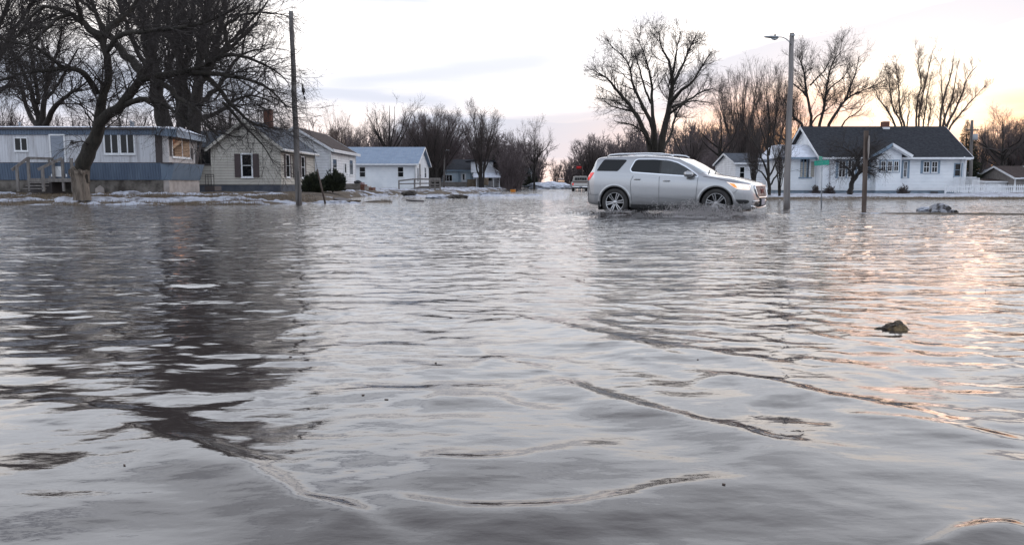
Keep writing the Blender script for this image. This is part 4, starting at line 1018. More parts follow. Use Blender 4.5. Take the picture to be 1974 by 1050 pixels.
# 8. small crooked tree in front of the right house, with its mass of fine twigs
limbs8 = [
 [(1638,374,5),(1640,362,4.6),(1644,347,4.4),(1652,338,4),(1660,330,3.4),(1668,318,2.6,-.5),(1680,306,1.8,-1),(1700,296,1,-1)],
 [(1644,349,3.8),(1643,340,3.4),(1647,325,3,0),(1652,312,2.6,.5),(1652,300,2,.5),(1645,288,1.2,.5)],
 [(1658,332,2.8),(1655,320,2.4),(1655,308,2,0),(1662,295,1.6),(1672,285,1,0)],
 [(1643,340,2.4),(1635,325,1.8,-.5),(1622,315,1.2,-.8),(1605,308,.7,-1)],
 [(1652,305,2),(1660,292,1.4,-.5),(1672,280,1,-.8),(1690,272,.6,-1)],
 [(1650,305,2),(1638,292,1.5,.5),(1625,285,1,.8),(1608,282,.6,1)],
]
traced_tree('ornamental_tree', 55, (1637, 377), limbs8, SPEC(110, 900, 3400, 1.3, .8, .5, r=.006, trop=-.02, ang=(30,75)), 26, 'small crooked bare tree in front of the large white house', 1.0, 'bark_dark', cat='small tree')
# 9. thin shrubby tree in front of the nose of the car
traced_tree('young_tree', 46, (1483, 378), [[(1483,376,3.2),(1482,340,3),(1482,310,2.8),(1480,280,2.2),(1484,235,1.8),(1478,190,1.2),(1472,150,.7)],
   [(1482,345,2.4),(1474,318,2,-.5),(1466,300,1.6,-1),(1455,270,1,-1)],[(1483,340,2),(1492,322,1.8),(1502,300,1.4),(1512,275,.8)],
   [(1482,352,2),(1470,335,1.6),(1455,322,1.2),(1440,305,.7)],[(1483,360,2),(1496,340,1.6),(1508,325,1.2),(1520,312,.6)],
   [(1482,300,2),(1490,262,1.6),(1498,215,1.2),(1505,170,.7)],[(1481,290,2),(1468,250,1.5),(1458,205,1.1),(1448,160,.6)]],
   SPEC(90, 500, 1400, 1.6, .9, .5, r=.006, trop=.08, ang=(22, 50)), 27, 'thin young bare tree just past the nose of the silver car', .62, 'bark_dark', 'twig')

# ---- generic trees (built round the origin, then copied) -------------------------
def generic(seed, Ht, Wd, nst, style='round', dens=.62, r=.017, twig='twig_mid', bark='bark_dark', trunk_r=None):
    rng = np.random.default_rng(seed); ps = []; rs = []; tr = trunk_r or Ht * .024
    if style == 'round':
        fk = Ht * .28
        c, r_ = resample([(0,0,-.4),(rng.normal()*.1,0,fk*.5),(rng.normal()*.2,0,fk),(rng.normal()*.4,rng.normal()*.3,Ht*.6),(rng.normal()*.5,rng.normal()*.4,Ht*.93)], [tr*1.25,tr,tr*.85,tr*.45,tr*.12], 14); ps.append(c); rs.append(r_)
        for i in range(nst):
            a = i * 2.4 + rng.uniform(-.4, .4); h0 = Ht * rng.uniform(.2, .5); e = rng.uniform(.5, 1.0)
            R_ = Wd / 2 * e; z1 = h0 + (Ht - h0) * rng.uniform(.35, .9) * (1.15 - .3 * e)
            q = [(0,0,h0),(R_*.35*math.cos(a),R_*.35*math.sin(a),h0+(z1-h0)*.28),(R_*.72*math.cos(a+.12),R_*.72*math.sin(a+.12),h0+(z1-h0)*.6),(R_*math.cos(a),R_*math.sin(a),z1)]
            c, r_ = resample(q, [tr*.6,tr*.45,tr*.3,tr*.1], 14); ps.append(c); rs.append(r_)
    else:   # clump of upright stems
        for i in range(nst):
            a = i * 2.4; e = math.sqrt((i + .5) / nst); R_ = Wd / 2 * e; z1 = Ht * (1 - .28 * e * e) * rng.uniform(.86, 1)
            q = [(R_*.08*math.cos(a),R_*.08*math.sin(a),-.3),(R_*.2*math.cos(a),R_*.2*math.sin(a),z1*.3),(R_*.55*math.cos(a+.1),R_*.55*math.sin(a+.1),z1*.65),(R_*math.cos(a),R_*math.sin(a),z1)]
            c, r_ = resample(q, [tr*.6,tr*.45,tr*.3,tr*.08], 14); c[1:-1] += rng.normal(size=(12,3)) * .07; ps.append(c); rs.append(r_)
    ps = np.array(ps); rs = np.array(rs)
    k = Ht / 12
    sp = SPEC(int(190*dens), int(1300*dens), int(4200*dens), 3.0*k, 1.6*k, .85*k, r=r, trop=.08 if style == 'round' else .13, ang=(22, 58) if style == 'round' else (15, 42))
    V, Q = tubes(ps, rs, 7)
    root = empty('bare_tree'); mesh_np('trunk', V, Q, MT[bark], root, True)
    V, Q = crown_levels(rng, ps, rs, sp); mesh_np('crown', V, Q, MT[twig], root)
    root['h'] = Ht
    return root
protos = {}
protos['r1'] = generic(31, 12, 11, 9); protos['r2'] = generic(32, 12, 9, 11)
protos['c1'] = generic(33, 12, 10, 13, 'clump', 1.3); protos['c2'] = generic(34, 12, 8, 9, 'clump', 1.0)
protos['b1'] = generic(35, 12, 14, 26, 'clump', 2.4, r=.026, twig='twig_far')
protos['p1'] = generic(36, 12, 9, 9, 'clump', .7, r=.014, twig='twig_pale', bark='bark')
used = {}
def place(kind, px, ytop, D, wpx=None, label='', name='bare_tree', ybase=None, group='bare trees behind the houses', rz=None, cat='tree', zb=None):
    s = F / D; base = P(px, HOR, D); zb = 0.25 if zb is None else zb
    ht = CH + (HOR - ytop) / s - zb
    r = protos[kind]
    if kind in used: r = copy_tree(r)
    used[kind] = 1
    nat = {'r1': 11, 'r2': 9, 'c1': 10, 'c2': 8, 'b1': 14, 'p1': 9}[kind]
    k = ht / 13.4; kx = (wpx / s) / (nat + 1.2) if wpx else k
    r.location = (base.x, D, zb); r.scale = (kx, kx, k); r.rotation_euler = (0, 0, rz if rz is not None else (px * 1.7) % 6.28)
    r.name = name
    tag(r, label, cat, group); return r
# centre and left
place('p1', 655, 195, 105, 66, 'pale thin bare tree above the brown roof left of the others')
place('r2', 752, 175, 96, 108, 'rounded dark bare tree with a thick mossy trunk above the blue metal roof')
place('b1', 842, 208, 108, 150, 'wide bushy clump of bare stems rising right of the blue metal roof', name='bare_tree_clump')
place('c1', 835, 196, 100, 130, 'tall bare stems poking out of the bushy clump right of the blue roof')
place('c2', 928, 188, 98, 104, 'fan shaped bare tree with its trunk by the grey barrel right of the bushy clump')
place('r1', 1030, 226, 122, 84, 'rounded bare tree standing in water left of the snow pile', zb=.0)
place('c1', 1140, 258, 150, 92, 'low spreading bare tree on the skyline left of the silver car')
place('c2', 690, 228, 120, 70, 'faint thin bare tree between the pale tree and the rounded one')
place('r2', 800, 235, 125, 80, 'small bare tree showing over the right part of the blue metal roof')
place('r1', 975, 252, 135, 60, 'low dark bare tree right of the fan shaped one')
# right of the big tree
place('r1', 1385, 190, 84, 120, 'dark bare tree immediately right of the broad tree behind the car', rz=1)
place('c1', 1425, 112, 90, 130, 'tall many stemmed bare tree left of the street lamp pole')
place('r2', 1330, 225, 98, 90, 'low bare tree filling the gap behind the broad tree')
place('c2', 1485, 118, 86, 90, 'tall bare tree directly behind the street lamp')
place('b1', 1440, 235, 100, 130, 'brushy clump of bare stems low behind the car bonnet', name='bare_tree_clump')
place('r1', 1515, 165, 95, 110, 'bare tree just right of the street lamp pole behind the snowy porch')
place('c1', 1218, 262, 110, 70, 'small bare tree low behind the roof rails of the car')
# far right
place('r1', 1930, 205, 78, 145, 'dark spreading bare tree behind the grey shed at the right edge', rz=2.2)
place('b1', 1945, 225, 95, 150, 'brushy bare trees against the orange sky behind the grey shed', name='bare_tree_clump')
place('r2', 1890, 228, 92, 90, 'bare tree between the evergreen and the dark spreading tree')
place('c1', 1990, 215, 90, 110, 'bare tree cut by the right edge of the view')
place('c2', 1660, 262, 115, 90, 'low bare tree just showing over the charcoal roof')
# behind the cream and white houses on the left
for px, yt, k, w, lb in ((440, 150, 'c1', 130, 'bare tree behind the cream house between drooping branches'), (505, 175, 'r1', 120, 'bare tree behind the brick chimney of the cream house'),
                (560, 235, 'c2', 80, 'low bare tree behind the left end of the brown roof'), (240, 170, 'r2', 130, 'bare tree behind the middle of the mobile home'), (150, 185, 'r1', 110, 'bare tree behind the mobile home left of the leaning trunk'),
                (10, 170, 'c2', 120, 'bare tree behind the mobile home at the left edge')):
    place(k, px, yt, 86, w, lb)
place('c2', 1452, 205, 52, 60, 'thin bare tree rising past the bonnet of the silver car', name='young_tree', zb=.05, group='young trees before the grey roofed house')
place('c2', 1503, 232, 50, 46, 'low thin bare tree just left of the street lamp pole', name='young_tree', zb=.05, group='young trees before the grey roofed house')
# ---- evergreens ------------------------------------------------------------
def evergreen(px, ytop, ybase, D, wpx, seed, label):
    s = F / D; b = P(px, ybase, D); H_ = (ybase - ytop) / s; Rm = wpx / s / 2; rng = np.random.default_rng(seed)
    root = empty('evergreen_tree', b, 0, label, 'evergreen')
    m = MB(); m.tube([(0,0,-.3),(0,0,H_*.5),(0,0,H_*.97)], [H_*.022,H_*.014,.02], 7); m.build('trunk', MT['bark_dark'], root)
    n = 9000; t = rng.random(n) ** .75; z = H_ * (.04 + .95 * (1 - t)); tier = .75 + .35 * np.abs(np.sin(z * 2 * math.pi / (H_ * .11)))
    a = rng.random(n) * 6.283; lob = .75 + .35 * vnoise(a * 2.2, z * 1.5, seed)
    rad = Rm * (t * .95 + .05) * tier * lob * rng.random(n) ** .45
    c = np.stack([rad * np.cos(a), rad * np.sin(a), z - .25 * rad], -1)
    d = norm(np.stack([np.cos(a), np.sin(a), rng.normal(size=n) * .35 - .15], -1)); sz = (.10 + .16 * rng.random(n)) * H_ / 7 * (.22 + .9 * t)
    sd_ = norm(np.cross(d, rng.normal(size=(n, 3))))
    V = np.stack([c - sd_ * sz[:, None] * .28, c + d * sz[:, None] * 1.7, c + sd_ * sz[:, None] * .28], 1).reshape(-1, 3)
    T = np.arange(n * 3).reshape(-1, 3)
    mesh_np('crown', V, None, MT['needle'], root, T=T); return root
evergreen(1857, 231, 366, 78, 74, 1, 'dark spruce between the large white house and the utility pole')
evergreen(957, 265, 358, 118, 32, 2, 'dark evergreen beside the small white porch house')
evergreen(1012, 300, 358, 128, 34, 3, 'low dark evergreen beside the tiny white house')
evergreen(1026, 315, 360, 126, 34, 4, 'squat evergreen at the foot of the rounded bare tree')
# ---- shrubs -----------------------------------------------------------------
def shrub(px0, px1, ytop, ybase, D, seed, label, m='needle', n=9000, name='evergreen_shrub', group=None, leaf=.09):
    s = F / D; b = P((px0 + px1) / 2, ybase, D); H_ = (ybase - ytop) / s; W_ = (px1 - px0) / s; rng = np.random.default_rng(seed)
    root = empty(name, b, 0, label, 'shrub', group)
    v = norm(rng.normal(size=(n, 3))); v[:, 2] = np.abs(v[:, 2]) ; rr = rng.random(n) ** .4
    lob = .66 + .85 * (vnoise(np.arctan2(v[:, 1], v[:, 0]) * 2 + 9, v[:, 2] * 4, seed) - .2)
    c = v * (rr * lob)[:, None] * np.array([W_ / 2, W_ / 2.2, H_ * .98]); c[:, 2] = np.maximum(c[:, 2], 0.0)
    d = norm(v + np.array([0, 0, .7]) + rng.normal(size=(n, 3)) * .35); sd_ = norm(np.cross(d, rng.normal(size=(n, 3)))); sz = leaf * (.6 + .8 * rng.random(n))
    V = np.stack([c - sd_ * sz[:, None] * .32, c + d * sz[:, None] * 1.6, c + sd_ * sz[:, None] * .32], 1).reshape(-1, 3)
    mesh_np('foliage', V, None, MT[m], root, T=np.arange(n * 3).reshape(-1, 3))
    mb = MB()
    for i in range(6):
        a = i * 1.05; mb.tube([(0,0,-.1),(.12*math.cos(a)*W_,.12*math.sin(a)*W_,H_*.35),(.3*math.cos(a)*W_,.3*math.sin(a)*W_,H_*.7)], [.03,.02,.008], 5)
    mb.build('stem', MT['bark_dark'], root); return root
shrub(584, 626, 338, 370, 46, 1, 'dark evergreen shrub nearest the wooden pole on the left', group='shrubs beside the white house')
shrub(618, 665, 335, 368, 46.6, 2, 'larger dark evergreen shrub beside the white house corner', group='shrubs beside the white house')
for px, w, sd_, lb in ((1598, 22, 3, 'thin brown twiggy shrub left of the foundation vent'), (1572, 14, 4, 'small twiggy shrub under the porch windows'), (1740, 22, 5, 'twiggy shrub below the narrow window of the large white house')):
    shrub(px - w/2, px + w/2, 358, 376, 58, sd_, lb, 'twig_mid', 800, 'twiggy_shrub', 'shrubs along the house foundation', .08)
# ---- the woods beyond --------------------------------------------------------
def woods():
    rng = np.random.default_rng(99); base = []
    for k in range(5):
        ps = []; rs = []
        for i in range(12):
            a = i * 2.4; R_ = 3.2 * math.sqrt((i + .5) / 12); z1 = 8.4 * rng.uniform(.6, 1)
            c, r_ = resample([(R_*.2*math.cos(a),R_*.2*math.sin(a),-.2),(R_*.5*math.cos(a),R_*.5*math.sin(a),z1*.5),(R_*math.cos(a),R_*math.sin(a),z1)], [.11,.07,.03], 7); ps.append(c); rs.append(r_)
        ps = np.array(ps); rs = np.array(rs)
        l1 = grow(rng, ps, rs, 130, 2.2, k=4, ang=(15, 50), trop=.12, rmin=.035, cap=.05, t0=.0); l2 = grow(rng, *l1, 800, 1.2, k=3, ang=(20, 60), trop=.1, rmin=.03, cap=.035, t0=.0)
        base.append(join([tubes(ps, rs, 3), tubes(*l1, 3), tubes(*l2, 3)]))
    parts = []
    def put(x, y, h):
        V, Q = base[rng.integers(5)]; a = rng.random() * 6.28; s = h / 8.4 * rng.uniform(.8, 1.2)
        c, si = math.cos(a), math.sin(a); W_ = np.stack([(V[:, 0]*c - V[:, 1]*si) * s + x, (V[:, 0]*si + V[:, 1]*c) * s + y, V[:, 2] * s + .2], -1); parts.append((W_, Q))
    for i in range(175):
        D = rng.uniform(140, 205); px = rng.uniform(-60, 2040)
        ytop = np.interp(px, [0, 560, 700, 900, 1000, 1090, 1130, 1200, 1400, 1500, 1974], [250, 262, 268, 262, 292, 306, 290, 270, 262, 290, 290]) + rng.uniform(-8, 14)
        p = P(px, HOR, D); put(p.x, D, (HOR - ytop) * D / F + CH)
    for i in range(34):
        D = rng.uniform(100, 128); px = rng.uniform(830, 1000) if i % 2 else rng.uniform(540, 850)
        if D < 122 and px > 840 and px < 970: D = rng.uniform(124, 134)
        ytop = rng.uniform(268, 290); p = P(px, HOR, D); put(p.x, D, (HOR - ytop) * D / F + CH)
    V, Q = join(parts)
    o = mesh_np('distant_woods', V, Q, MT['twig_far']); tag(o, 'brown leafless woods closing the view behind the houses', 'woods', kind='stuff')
woods()
# ---------------------------------------------------------------- the silver car
MT['paint'] = mat('silver_paint', (0.41, 0.415, 0.425), 0.20, metal=0.6, coat=0.7, dirt=((0.24, 0.225, 0.21), 0.25, 0.85, 0.55))
MT['chrome'] = mat('chrome', (0.75, 0.76, 0.78), 0.12, metal=1.0)
MT['rail'] = mat('satin_rail', (0.72, 0.73, 0.75), 0.25, metal=0.9)
MT['car_glass'] = mat('tinted_glass', (0.004, 0.005, 0.006), 0.03, spec=0.35)
MT['front_glass'] = mat('clearer_side_glass', (0.03, 0.036, 0.038), 0.04, (0.012, 0.014, 0.015), 3, spec=0.7)
MT['screen_glass'] = mat('windscreen_glass', (0.40, 0.44, 0.46), 0.04, spec=1.0, metal=0.45)
MT['tyre'] = mat('tyre_rubber', (0.022, 0.021, 0.021), 0.75, (0.04, 0.037, 0.035), 8)
MT['alloy'] = mat('alloy_spokes', (0.42, 0.42, 0.43), 0.22, metal=0.9)
MT['alloy_dark'] = mat('dark_alloy', (0.045, 0.046, 0.05), 0.4, metal=0.6)
MT['plastic'] = mat('black_plastic', (0.018, 0.018, 0.019), 0.55)
MT['seam'] = mat('door_seam', (0.05, 0.05, 0.052), 0.8)
MT['tail'] = mat('red_tail_lens', (0.42, 0.01, 0.012), 0.15, emis=((1.0, 0.03, 0.02), 0.35), coat=.5)
MT['lamp'] = mat('lit_headlamp', (0.75, 0.7, 0.66), 0.15, (0.45, 0.42, 0.40), 16, emis=((1.0, 0.80, 0.66), 0.55), coat=.6)
MT['amber'] = mat('amber_marker', (0.8, 0.22, 0.05), 0.2, emis=((1.0, 0.26, 0.06), 0.7))
MT['drl'] = mat('bright_lamp', (1, 1, 1), 0.2, emis=((1.0, 0.93, 0.86), 4.0))
MT['plate'] = mat('licence_plate', (0.42, 0.42, 0.46), 0.5, (0.2, 0.2, 0.26), 22)
def smooth_key(xs, keys, w=.05):
    kx = [k[0] for k in keys]; ky = [k[1] for k in keys]
    fine = np.linspace(-.3, 5.3, 2801); y = np.interp(fine, kx, ky); h = int(w / .002); ker = np.hanning(2 * h + 1); ker /= ker.sum()
    y2 = np.convolve(np.pad(y, h, mode='edge'), ker, 'valid'); return np.interp(xs, fine, y2)
LEN = 4.92; AXR = 1.11; AXF = 3.967; WR = .395
xs_ = np.concatenate([np.linspace(0, .5, 40), np.linspace(.5, 4.3, 110)[1:], np.linspace(4.3, 4.915, 60)[1:]])
ZT = smooth_key(xs_, [(0,.74),(.05,.92),(.10,1.08),(.16,1.22),(.34,1.56),(.42,1.635),(.55,1.665),(1.2,1.69),(2.0,1.685),(2.5,1.655),(2.85,1.595),(3.2,1.43),(3.68,1.175),(3.85,1.14),(4.3,1.08),(4.6,1.00),(4.76,.955),(4.84,.90),(4.88,.82),(4.92,.62)], .035)
ZB = smooth_key(xs_, [(0,.46),(.06,.38),(.25,.31),(.7,.27),(1.6,.255),(3.5,.25),(4.4,.23),(4.75,.23),(4.86,.28),(4.92,.42)], .05)
HW = smooth_key(xs_, [(-.3,.50),(0,.58),(.05,.72),(.12,.83),(.22,.89),(.45,.935),(1.0,.955),(2,.955),(3.6,.955),(4.0,.955),(4.3,.945),(4.48,.92),(4.62,.875),(4.72,.82),(4.80,.74),(4.86,.65),(4.90,.55),(4.92,.42),(5.3,.3)], .03)
ZS = np.minimum(smooth_key(xs_, [(0,1.12),(.5,1.20),(1.6,1.16),(2.6,1.10),(3.4,1.06),(3.9,1.02),(4.4,.96),(4.8,.86),(4.92,.6)], .1), ZT - .045)
NS = 30
def section(i):
    """half ring of station i, y >= 0, from bottom centre to top centre"""
    zt, zb, hw, zs = ZT[i], ZB[i], HW[i], ZS[i]; x = xs_[i]
    g = np.clip((zt - zs - .08) / .38, 0, 1); g = g * g * (3 - 2 * g)
    h = zs - zb
    pts = [(0, zb), (hw * .5, zb), (hw * .82, zb + .005), (hw * .925, zb + .04 * h), (hw * .955, zb + .12 * h), (hw * .968, zb + .24 * h), (hw * .985, zb + .33 * h), (hw * .99, zb + .45 * h), (hw * 1.0, zb + .62 * h),
           (hw * 1.0, zb + .74 * h), (hw * .993, zb + .86 * h), (hw * .975, zb + .95 * h), (hw * (.955 * g + .93 * (1 - g)), zs)]
    gh = [(.02, .955, .90), (.12, .935, .84), (.35, .885, .74), (.62, .825, .64), (.82, .775, .55), (.91, .735, .47), (.96, .68, .38), (.985, .58, .28), (.995, .42, .2), (1.0, .22, .1), (1.0, 0, 0)]
    hd = [(.15, .92), (.35, .89), (.55, .84), (.72, .76), (.83, .66), (.90, .55), (.945, .44), (.97, .33), (.985, .22), (.996, .11), (1.0, 0)]
    for (a, w, _), (a2, w2) in zip(gh, hd):
        aa = a * g + a2 * (1 - g); ww = w * g + w2 * (1 - g); pts.append((hw * ww, zs + (zt - zs) * aa))
    return pts
SEC = np.array([section(i) for i in range(len(xs_))])       # (ns, k, 2)
KT = SEC.shape[1]
def sec_at(x):
    j = np.clip(np.searchsorted(xs_, x) - 1, 0, len(xs_) - 2); f = (x - xs_[j]) / (xs_[j + 1] - xs_[j]); f = min(max(f, 0), 1)
    return SEC[j] * (1 - f) + SEC[j + 1] * f
def side_y(x, z):
    s = sec_at(x)[3:]; return float(np.interp(z, s[:, 1], s[:, 0]))
def top_z(x, y):
    s = sec_at(x)[3:][::-1]; return float(np.interp(abs(y), s[:, 0], s[:, 1]))
def front_x(y, z):
    lo, hi = 4.2, LEN - .005
    for _ in range(22):
        m = (lo + hi) / 2; s = sec_at(m)
        if s[0, 1] <= z <= s[-1, 1] and abs(y) <= side_y(m, z): lo = m
        else: hi = m
    return lo
def poly_panel(poly, fn, rings=5, sub=6, closed_smooth=True):
    """fill a roughly convex 2D polygon, map every vertex with fn(u,v)->xyz"""
    pts = []
    for i in range(len(poly)):
        a = np.array(poly[i]); b = np.array(poly[(i + 1) % len(poly)])
        for k in range(sub): pts.append(a + (b - a) * k / sub)
    pts = np.array(pts); c = pts.mean(0); n = len(pts); V = []
    for r in range(rings, 0, -1):
        for p in pts: V.append(fn(*(c + (p - c) * r / rings)))
    V.append(fn(*c)); F_ = []
    for r in range(rings - 1):
        for i in range(n): F_.append((r*n+i, r*n+(i+1)%n, (r+1)*n+(i+1)%n, (r+1)*n+i))
    for i in range(n): F_.append(((rings-1)*n+i, (rings-1)*n+(i+1)%n, rings*n))
    return V, F_
def round_poly(poly, r=.04, n=4):
    out = []; m = len(poly)
    for i in range(m):
        p0 = np.array(poly[i - 1]); p = np.array(poly[i]); p1 = np.array(poly[(i + 1) % m])
        a = p + (p0 - p) * min(.45, r / np.linalg.norm(p0 - p)); b = p + (p1 - p) * min(.45, r / np.linalg.norm(p1 - p))
        for k in range(n + 1):
            t = k / n; out.append(tuple((1-t)**2*a + 2*t*(1-t)*p + t*t*b))
    return out
def strip_side(m, line, w, off, s, sub=10, thick=0.0):
    """thin ribbon following the body side along (x,z) points"""
    pts = []
    for a, b in zip(line[:-1], line[1:]):
        a = np.array(a, float); b = np.array(b, float)
        for k in range(sub): pts.append(a + (b - a) * k / sub)
    pts.append(np.array(line[-1], float)); vs = []; fs = []
    for i, p in enumerate(pts):
        d = pts[min(i + 1, len(pts) - 1)] - pts[max(i - 1, 0)]; d = d / np.linalg.norm(d); nn = np.array([-d[1], d[0]]) * w / 2
        for q in (p + nn, p - nn): vs.append((q[0], s * (side_y(*q) + off), q[1]))
    for i in range(len(pts) - 1): fs.append((2*i, 2*i+1, 2*i+3, 2*i+2))
    m.add(vs, fs, True)
def build_car():
    CZ = -0.05
    root = empty('silver_suv', (CARC[0], CARC[1], CZ), CARH, 'silver seven seat family car driving through the flood water with headlamps lit', 'car')
    X0 = (AXR + AXF) / 2
    sh = lambda p: ((p[0] if p[0] > .6 else .6 - (.6 - p[0]) * .78) - X0, p[1], p[2])
    # --- body shell with real wheel openings
    n = len(xs_); ring = []
    for i in range(n):
        s = SEC[i]; left = [(xs_[i], p[0], p[1]) for p in s]; right = [(xs_[i], -p[0], p[1]) for p in s[-2:0:-1]]
        ring.append(left + right)
    K = len(ring[0]); V = [v for r in ring for v in r]; F_ = []
    for i in range(n - 1):
        for k in range(K): F_.append((i*K+k, i*K+(k+1)%K, (i+1)*K+(k+1)%K, (i+1)*K+k))
    for e in (0, n - 1):      # end caps as fans
        c = np.mean(ring[e], 0); V.append(tuple(c)); ci = len(V) - 1
        for k in range(K): F_.append((e*K+k, e*K+(k+1)%K, ci) if e == 0 else (e*K+(k+1)%K, e*K+k, ci))
    m = MB(); m.add([sh(v) for v in V], F_, True); body = m.build('body', MT['paint'], root)
    cut = MB()
    for ax_ in (AXR, AXF):
        for s in (-1, 1):
            cut.lathe([(0, 0), (.445, 0), (.445, .42), (0, .42)], (ax_ - X0, s * .62, .39), (0, s, 0), 48)
    cutter = cut.build('cutter', MT['plastic'], root)
    bm = bmesh.new(); bm.from_mesh(cutter.data); bmesh.ops.remove_doubles(bm, verts=bm.verts, dist=.0005); bmesh.ops.recalc_face_normals(bm, faces=bm.faces); bm.to_mesh(cutter.data); bm.free()
    bo = body.modifiers.new('wheel_openings', 'BOOLEAN'); bo.operation = 'DIFFERENCE'; bo.object = cutter; bo.solver = 'EXACT'
    bpy.context.view_layer.update(); dg = bpy.context.evaluated_depsgraph_get(); me = bpy.data.meshes.new_from_object(body.evaluated_get(dg))
    body.modifiers.clear(); body.data = me; bpy.data.objects.remove(cutter)
    for p in me.polygons: p.use_smooth = True
    me.materials.clear(); me.materials.append(MT['paint']); me.materials.append(MT['plastic'])
    for p in me.polygons:
        c = p.center; p.material_index = 0
        for ax_ in (AXR, AXF):
            if math.hypot(c.x + X0 - ax_, c.z - .39) < .4465 and abs(c.y) > .6 and abs(p.normal.y) < .3: p.material_index = 1
        if p.material_index == 0 and abs(c.y) < .63 and abs(p.normal.y) > .9 and c.z < .85: p.material_index = 1
    es = body.modifiers.new('edges', 'EDGE_SPLIT'); es.split_angle = R(38)
    sides = (-1, 1)
    for s in sides:
        # arch lips and sills
        for ax_, nm in ((AXR, 'rear'), (AXF, 'front')):
            m = MB(); vs = []; fs = []
            for k in range(41):
                a = R(-14) + R(208) * k / 40
                for rr, of in ((.448, -.012), (.448, .012), (.49, .008), (.515, .001)):
                    x = ax_ + rr * math.cos(a); z = max(.39 + rr * math.sin(a), .25); vs.append(sh((x, s * (side_y(x, z) + of), z)))
            for k in range(40):
                for j in range(3): fs.append((k*4+j, k*4+j+1, k*4+j+5, k*4+j+4))
            m.add(vs, fs, True); m.build('wheel_arch', MT['paint'], root)
        m = MB(); mm = MB(); strip_side(m, [(AXR + .47, .295), (AXF - .47, .29)], .095, .006, s); m.v = [sh(v) for v in m.v]; m.build('sill', MT['plastic'], root)
        # seams and creases
        m = MB()
        for ln in ([(1.66,1.13),(1.60,1.0),(1.585,.85),(1.61,.62),(1.63,.34)], [(2.41,1.10),(2.415,.9),(2.41,.33)], [(3.47,1.06),(3.47,.9),(3.44,.6),(3.40,.32)], [(1.63,.335),(3.40,.325)],
                   [(3.6,1.10),(3.9,1.055),(4.2,.99),(4.6,.93)], [(.16,.62),(.4,.60),(.6,.60)], [(.20,1.02),(.24,.8),(.28,.62)], [(4.62,.93),(4.50,.74),(4.42,.66)]):
            strip_side(m, ln, .011, .0025, s)
        m.v = [sh(v) for v in m.v]; m.build('door_seam', MT['seam'], root)
        m = MB(); strip_side(m, [(1.72,.545),(2.0,.56),(2.5,.53),(3.1,.485),(3.44,.47)], .014, .012, s); m.v = [sh(v) for v in m.v]; m.build('door_moulding', MT['paint'], root)
        m = MB(); strip_side(m, [(1.0,.86),(1.5,.93)], .002, .001, s); 
        # glass
        fn = lambda off: (lambda u, v: sh((u, s * (side_y(u, v) + off), v)))
        q = round_poly([(.50,1.27),(1.18,1.255),(1.40,1.55),(1.36,1.575),(.70,1.59)], .05)
        V_, F2 = poly_panel(q, fn(.004)); m = MB(); m.add(V_, F2, True); m.build('rear_quarter_window', MT['car_glass'], root)
        full = [(1.535,1.30),(1.60,1.225),(2.40,1.165),(3.47,1.09),(3.43,1.15),(3.10,1.36),(2.86,1.48),(2.62,1.545),(2.2,1.58),(1.72,1.585),(1.64,1.55)]
        q = round_poly(full, .04)
        ctr = MB(); line = q + [q[0]]; strip_side(ctr, line, .030, .007, s, sub=2); ctr.v = [sh(v) for v in ctr.v]; ctr.build('window_trim', MT['chrome'], root)
        rd = round_poly([(1.535,1.30),(1.60,1.225),(2.385,1.168),(2.385,1.578),(1.72,1.585),(1.64,1.55)], .03)
        fd = round_poly([(2.425,1.165),(3.46,1.092),(3.43,1.15),(3.10,1.36),(2.86,1.48),(2.62,1.545),(2.425,1.568)], .03)
        for q, nm in ((rd, 'rear_door_window'), (fd, 'front_door_window')):
            V_, F2 = poly_panel(q, fn(.0045)); m = MB(); m.add(V_, F2, True); m.build(nm, MT['car_glass'] if nm[0] == 'r' else MT['front_glass'], root)
        m = MB(); strip_side(m, [(2.405,1.165),(2.405,1.575)], .045, .0046, s); strip_side(m, [(3.20,1.12),(3.42,1.12)], .06, .0065, s); m.v = [sh(v) for v in m.v]; m.build('door_pillar', MT['plastic'], root)
        # handles
        for hx, hz in ((1.78, 1.03), (2.62, .985)):
            m = MB(); y = side_y(hx, hz)
            m.tube([sh((hx - .10, s * (y - .01), hz)), sh((hx - .075, s * (y + .03), hz + .006)), sh((hx + .075, s * (y + .03), hz + .006)), sh((hx + .10, s * (y - .01), hz))], [.012, .02, .02, .012], 8)
            hdl = m.build('door_handle', MT['paint'], root)
        # mirror
        m = MB(); mx, mz = 3.24, 1.165; y = side_y(mx, mz)
        m.tube([sh((mx - .10, s * (y + .13), mz)), sh((mx - .095, s * (y + .13), mz)), sh((mx - .02, s * (y + .135), mz)), sh((mx + .08, s * (y + .125), mz - .01)), sh((mx + .13, s * (y + .12), mz - .02))], [.06, .088, .098, .075, .02], 14)
        m.v = [(a, b, CZ * 0 + (c - mz) * .85 + mz) for a, b, c in m.v]; mr = m.build('mirror', MT['paint'], root)
        m = MB(); m.bar(sh((mx + .02, s * (y - .03), mz - .075)), sh((mx + .02, s * (y + .12), mz - .06)), .09, .035); m.build('bracket', MT['plastic'], mr)
        # tail light
        V_, F2 = poly_panel(round_poly([(.10,1.015),(.245,1.02),(.42,1.225),(.19,1.225),(.11,1.17)], .02), fn(.009)); m = MB(); m.add(V_, F2, True); m.build('tail_light', MT['tail'], root)
        # head light
        V_, F2 = poly_panel(round_poly([(4.22,.962),(4.45,.925),(4.72,.895),(4.80,.87),(4.795,.75),(4.66,.755),(4.50,.775),(4.38,.855)], .02), fn(.008)); m = MB(); m.add(V_, F2, True); hl = m.build('headlight', MT['lamp'], root)
